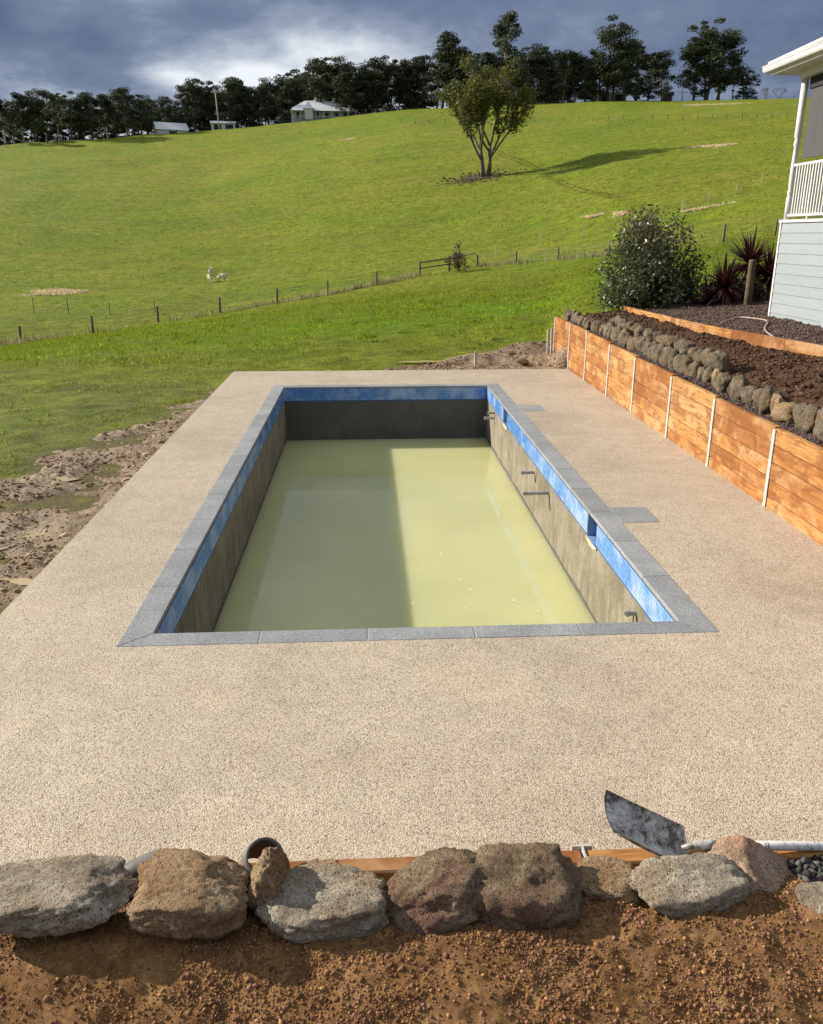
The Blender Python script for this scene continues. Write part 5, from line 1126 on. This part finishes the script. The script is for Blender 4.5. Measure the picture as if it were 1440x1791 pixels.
tufts('coarse_grass', x, y, RNG.uniform(0.05, 0.13, len(x))*np.clip(0.5+np.hypot(x, y)/40, 0.6, 1.4), grasscol(x, y)*RNG.choice([0.6, 0.85, 1.25, 1.5], (len(x), 1)), 5, M_BLADE, 'coarser clumps of grass scattered through the lawn', 'grass', 0.13, 0.9, 0.55)
n = 60000; x = RNG.uniform(-11, 4.2, n); y = RNG.uniform(4, 25, n); mm = mudmask(x, y); ok = ((y > DY1+0.15) | (x < DX0-0.15)) & (mm > -0.6) & (mm < 0.45) & (RNG.random(n) < np.clip(1.15-1.5*np.abs(mm+0.05), 0.03, 1)) & (fbm2(x, y, 1.7, 3, 151) > -0.12); x, y = x[ok], y[ok]
tufts('ragged_turf', x, y, RNG.uniform(0.03, 0.085, len(x)), grasscol(x, y)*RNG.uniform(0.75, 1.1, (len(x), 1)), 4, M_BLADE, 'ragged tufts of turf along the edge of the bare earth', 'grass', 0.16, 0.9, 0.6)
n = 90000; a = RNG.uniform(-0.56, 0.52, n); d = np.sqrt(RNG.uniform(55**2, 190**2, n)*RNG.uniform(0.3, 1, n)); d = np.maximum(d, 50); x, y = d*np.sin(a), d*np.cos(a); d = np.hypot(x, y)
tufts('pasture_tufts', x, y, 0.04+0.0006*d*RNG.uniform(0.5, 1.3, len(x)), grasscol(x, y)*np.array([1.06, 0.97, 1.0]), 2, M_BLADE, 'uneven pasture grass over the hillside', 'grass', 0.5, 1.2, 1.0)
# long dry grass along the fence feet
def along(T, step, dens, wd):
    xs, ys = [], []
    for (B0, _), (B1, _) in zip(T[:-1], T[1:]):
        L = np.hypot(*(B1-B0)[:2]); n = int(L*dens); t = RNG.random(n); xs.append(B0[0]+(B1[0]-B0[0])*t+RNG.normal(0, wd, n)); ys.append(B0[1]+(B1[1]-B0[1])*t+RNG.normal(0, wd, n))
    return np.concatenate(xs), np.concatenate(ys)
for T, nm, lab in ((T1, 'fence_grass', 'long dry grass standing along the left fence'), (T2, 'fence_grass', 'rank grass growing along the fence towards the house')):
    x, y = along(T, 0.1, 34, 0.34); keep = RNG.random(len(x)) < np.clip(0.35+1.3*fbm2(x, y, 0.22, 3, 141), 0.05, 1); x, y = x[keep], y[keep]
    tufts(nm, x, y, RNG.uniform(0.16, 0.55, len(x)), colmix(len(x), (0.20, 0.21, 0.06), (0.42, 0.36, 0.20), 0.15), 5, M_BLADE, lab, 'grass', 0.06, 0.45, 0.28)
# scattered dark weeds
n = 160; uu = RNG.uniform(0, 880, n); vv = RNG.uniform(500, 630, n); pts = np.array([hit(u, v) for u, v in zip(uu[:26], vv[:26])])
x = np.repeat(pts[:, 0], 14)+RNG.normal(0, 0.13, 364); y = np.repeat(pts[:, 1], 14)+RNG.normal(0, 0.13, 364)
tufts('broadleaf_weeds', x, y, RNG.uniform(0.04, 0.10, 364), colmix(364, (0.06, 0.09, 0.015), (0.12, 0.16, 0.02)), 4, M_BLADE, 'low dark weeds dotted through the lawn', 'weeds', 0.3, 0.9, 0.5)
# pale straw lying in strips on the pasture
def straw(u0, v0, u1, v1, wpx, n, lab):
    t = RNG.random(n); uu = u0+(u1-u0)*t; vv = v0+(v1-v0)*t+RNG.normal(0, wpx, n)*np.sin(PI*t)**0.5; g0, g1 = hit(u0, v0), hit(u1, v1); A = np.array([hit(u0+(u1-u0)*s, v0+(v1-v0)*s+q) for s in np.linspace(0, 1, 9) for q in (-wpx, wpx)]).reshape(9, 2, 3)
    s = t*8; i = np.minimum(s.astype(int), 7); f = (s-i)[:, None]; lo_ = A[i, 0]*(1-f)+A[i+1, 0]*f; hi_ = A[i, 1]*(1-f)+A[i+1, 1]*f; q = (0.5+0.33*RNG.normal(size=n)*np.sin(PI*np.clip(t*0.96+0.02, 0, 1))**0.6)[:, None]; P = lo_*(1-q)+hi_*q; kp = (fbm2(P[:, 0], P[:, 1], 0.30, 3, int(u0)) + 0.35*np.sin(PI*t) > 0.12*RNG.random(n)+0.10); P = P[kp]; n = len(P)
    tufts('straw_strip', P[:, 0], P[:, 1], RNG.uniform(0.05, 0.16, n), colmix(n, (0.58, 0.47, 0.26), (0.78, 0.66, 0.42), 0.1), 3, M_STRAW, lab, 'straw', 0.45, 1.2, 1.4, 0.0)
straw(20, 516, 165, 508, 3.2, 5200, 'strip of pale straw on the pasture at the left edge')
straw(1026, 381, 1100, 373, 3.0, 3600, 'strip of pale straw on the slope left of the glossy bush')
straw(1200, 371, 1308, 354, 2.2, 4200, 'strip of pale straw on the slope behind the glossy bush')
straw(574, 250, 636, 240, 1.2, 2600, 'thin strip of pale straw high on the left of the hill')
straw(838, 318, 900, 315, 2.0, 2400, 'pale worn patch beside the foot of the field tree')
straw(1200, 259, 1305, 251, 1.4, 2600, 'thin strip of pale straw on the upper right pasture')
straw(1130, 186, 1330, 180, 1.2, 2600, 'faint strip of pale straw just below the ridge at the right')
# wheel tracks
for off, lab in ((0, 'upper of two worn wheel tracks curving down from the field tree'), (1, 'lower of two worn wheel tracks curving down from the field tree')):
    pu = [(868, 262+off*5), (905, 277+off*6), (945, 295+off*6), (985, 318+off*6), (1030, 334+off*5), (1085, 347+off*4)]
    C_ = catmull([hit(u, v)[:2] for u, v in pu], 10); n = 520; t = RNG.random(n)*(len(C_)-1.01); i = t.astype(int); f = (t-i)[:, None]; P = C_[i]*(1-f)+C_[i+1]*f+RNG.normal(0, 0.14, (n, 2))
    tufts('wheel_track', P[:, 0], P[:, 1], RNG.uniform(0.05, 0.10, n), colmix(n, (0.13, 0.11, 0.03), (0.19, 0.16, 0.05), 0.1), 3, M_STRAW, lab, 'track', 0.5, 3.0, 1.3, 0.02)

# ================================================================== SHEEP
def sheep(u, v, face, lab, graze=False, sc=1.0):
    B = hit(u, v); o_ = empty('sheep', (B[0], B[1], B[2]), face); o_.scale = (sc,)*3; tag(o_, lab, 'sheep', 'sheep in the pasture')
    verts = [(0, 0, 0.60), (0.30, 0, 0.62), (-0.32, 0, 0.60), (0.48, 0, 0.72), (0.60, 0, 0.86), (0.78, 0, 0.82), (-0.48, 0, 0.56), (-0.53, 0, 0.40)]
    edges = [(0, 1), (0, 2), (1, 3), (3, 4), (4, 5), (2, 6), (6, 7)]; rad = [0.235, 0.215, 0.23, 0.135, 0.10, 0.055, 0.06, 0.025]
    for (bx, by, bi, hind) in ((0.30, 0.12, 1, 0), (0.30, -0.12, 1, 0), (-0.36, 0.12, 2, 1), (-0.36, -0.12, 2, 1)):
        k0 = len(verts); verts += [(bx+(0.03 if hind else 0), by, 0.42), (bx-(0.05 if hind else -0.01), by, 0.22), (bx, by, 0.02)]; edges += [(bi, k0), (k0, k0+1), (k0+1, k0+2)]; rad += [0.085, 0.045, 0.038]
    for s in (1, -1): verts.append((0.57, 0.13*s, 0.88)); edges.append((4, len(verts)-1)); rad.append(0.022)
    me = bpy.data.meshes.new('body'); me.from_pydata(verts, edges, []); me.update(); b = link('body', me, M_WOOL, o_)
    sk = b.modifiers.new('skin', 'SKIN'); sk.use_smooth_shade = True
    for vtx, r in zip(me.skin_vertices[0].data, rad): vtx.radius = (r, r)
    me.skin_vertices[0].data[0].use_root = True; ss_ = b.modifiers.new('sub', 'SUBSURF'); ss_.levels = 1; ss_.render_levels = 2
sheep(369, 481, 1.45, 'pale sheep standing behind the other two, facing away', sc=0.8)
sheep(368, 494, 2.1, 'pale sheep at the left of the front pair', sc=0.8)
sheep(388, 493, -0.15, 'grey-shaded sheep standing side on at the right of the front pair', sc=0.85)

# ================================================================== FAR BUILDINGS AND POLES
def ground_at(u, v, extra=0.0):
    B = hit(u, v); d = math.hypot(B[0], B[1]); s = (d+extra)/d; return np.array([B[0]*s, B[1]*s, tz(B[0]*s, B[1]*s)]), d+extra
def hiproof(name, x0, x1, y0, y1, z, h, over, mat, parent, gable=False):
    x0 -= over; x1 += over; y0 -= over; y1 += over; hw = (y1-y0)/2; rx0, rx1 = (x0, x1) if gable else (x0+hw*0.9, x1-hw*0.9); ym = (y0+y1)/2
    V = [(x0, y0, z), (x1, y0, z), (x1, y1, z), (x0, y1, z), (rx0, ym, z+h), (rx1, ym, z+h)]; F = [(0, 1, 5, 4), (2, 3, 4, 5), (1, 2, 5), (3, 0, 4), (3, 2, 1, 0)]
    return link(name, np_mesh(name, V, F), mat, parent)
B, d = ground_at(566, 203, 6); wpx = d/FPX
fh = empty('farmhouse', B, -math.atan2(B[0], B[1])+0.06); tag(fh, 'long white hip-roofed farmhouse with veranda on the ridge left of centre', 'house')
Wd = 104*wpx; Hh = 3.0
link('wall', bm_mesh('wall', box_bm(-Wd*0.46, Wd*0.42, 0, 8, -1.5, Hh)), M_HOUSEWALL, fh)
hiproof('roof', -Wd*0.46, Wd*0.40, 0, 8, Hh, 2.5, 0.5, M_ROOF, fh)
hiproof('veranda_roof', -Wd*0.49, Wd*0.5, -2.6, 0.4, Hh-0.75, 1.1, 0.2, M_ROOF, fh)
hiproof('wing_roof', Wd*0.28, Wd*0.52, -1, 5, Hh-0.2, 1.8, 0.3, M_ROOF, fh)
link('wing_wall', bm_mesh('wing_wall', box_bm(Wd*0.43, Wd*0.50, -0.6, 4.8, -1.5, Hh-0.25)), M_SHEDWALL, fh)
hiproof('porch_gable', -Wd*0.30, -Wd*0.16, -3.6, -1.2, Hh-0.4, 1.8, 0.2, M_ROOF, fh); link('porch_wall', bm_mesh('porch_wall', box_bm(-Wd*0.29, -Wd*0.17, -3.4, -3.2, 0.0, Hh-0.42)), M_WHITE, fh)
for i in range(9): link('veranda_post', bm_mesh('veranda_post', box_bm(-Wd*0.48+i*Wd*0.12-0.07, -Wd*0.48+i*Wd*0.12+0.07, -2.55, -2.41, -1.2, Hh-0.76)), M_WHITE, fh)
link('veranda_rail', bm_mesh('veranda_rail', box_bm(-Wd*0.48, Wd*0.49, -2.53, -2.43, 0.75, 0.9)), M_WHITE, fh)
for xx in (-0.38, -0.1, 0.05, 0.2, 0.34): w_ = link('window', bm_mesh('window', box_bm(Wd*xx-0.6, Wd*xx+0.6, -0.06, 0.02, 0.7, 2.2)), M_WHITE, fh); link('pane', bm_mesh('pane', box_bm(Wd*xx-0.5, Wd*xx+0.5, -0.08, -0.062, 0.8, 2.1)), M_GLASS, w_)
for xx in (-0.1, 0.18): link('chimney', bm_mesh('chimney', box_bm(Wd*xx-0.4, Wd*xx+0.4, 3.6, 4.4, Hh+1.4, Hh+3.2)), M_SHEDWALL, fh)
def shed(u, v, wpx_, h, rise, lab, extra, mat=M_SHEDWALL, roof=M_ROOF, doors=2, yaw=0.0):
    B, d = ground_at(u, v, extra); w_ = wpx_*d/FPX; t = empty('shed', B, -math.atan2(B[0], B[1])+yaw); tag(t, lab, 'shed')
    link('wall', bm_mesh('wall', box_bm(-w_/2, w_/2, 0, 6, -1.5, h)), mat, t); hiproof('roof', -w_/2, w_/2, 0, 6, h+0.005, rise, 0.35, roof, t, True)
    for k in range(doors): link('door', bm_mesh('door', box_bm(-w_/2+w_*(k+0.5)/doors-1.0, -w_/2+w_*(k+0.5)/doors+1.0, -0.06, 0.02, -0.5, h-0.35)), M_DARK, t)
shed(303, 233, 46, 1.1, 2.1, 'low shed with a pale pitched roof under the left ridge trees', 4, yaw=0.2, doors=1)
shed(391, 223, 36, 1.6, 0.8, 'low pale shed beside the utility pole', 3, doors=2)
shed(1070, 177, 44, 1.9, 0.9, 'grey farm shed half hidden beneath the tall broad gum', 5, M_HOUSEWALL, M_ROOF, 2)
shed(792, 190, 14, 3.0, 0.8, 'small pale shed glimpsed left of the field tree crown', 4, M_SHEDWALL, M_ROOF, 1)
shed(1167, 176, 15, 2.0, 0.5, 'small brown timber crate-like shed beside the ridge pole', 2, simple('brown_boards', (0.16, 0.11, 0.07)), simple('brown_roof', (0.24, 0.18, 0.12)), 1)
def pole(u, vt, vb, lab, lean=0.0):
    B = hit(u, vb); d = math.hypot(B[0], B[1]); H = at_d(u, vt, d)[2]-B[2]; t = empty('utility_pole', B); tag(t, lab, 'utility pole', 'utility poles on the ridge'); t.rotation_euler = (0, lean, -math.atan2(B[0], B[1]))
    link('shaft', lathe('shaft', [(0.17, -0.5), (0.16, H*0.5), (0.13, H)], 8), M_PALEPOST, t); link('crossarm', bm_mesh('crossarm', box_bm(-1.1, 1.1, -0.07, 0.07, H-0.86, H-0.70)), M_PALEPOST, t)
    for k in (-1.0, -0.4, 0.4, 1.0): ii = link('insulator', lathe('insulator', [(0.05, 0), (0.09, 0.1), (0.05, 0.25)], 6), M_WHITE, t); ii.location = (k, 0, H-0.655)
pole(384, 156, 226, 'tall pale utility pole in front of the left ridge trees', -0.05); pole(1193, 155, 176, 'small utility pole on the ridge between the two right clumps', 0.0)
# stakes by the far end of the timber wall
for (u, vt, vb, w_, lab) in ((958, 576, 626, 0.05, 'pale plastic stake at the end of the timber wall, left of the pair'), (964, 573, 628, 0.05, 'pale plastic stake touching the end of the timber wall, right of the pair'), (832, 614, 630, 0.05, 'short white stake in the dug earth behind the paving')):
    P = at_z(u, vb, 0.02); H = at_d(u, vt, math.hypot(P[0], P[1]))[2]
    o = link('stake', bm_mesh('stake', box_bm(-w_/2, w_/2, -0.02, 0.02, -0.25, H-0.02, 0.004)), M_PALEPOST); o.location = (P[0], P[1], 0.02); o.rotation_euler = (0.02, -0.03, 0.2); tag(o, lab, 'stake')
P = at_z(914, 632, 0.05); o = link('rock', rock_mesh('rock', 301, 3, 12, 0.06), M_ROCK_TANEDGE); o.location = P; o.scale = (0.17, 0.12, 0.09); tag(o, 'lone pale stone on the dug earth behind the paving', 'rock')
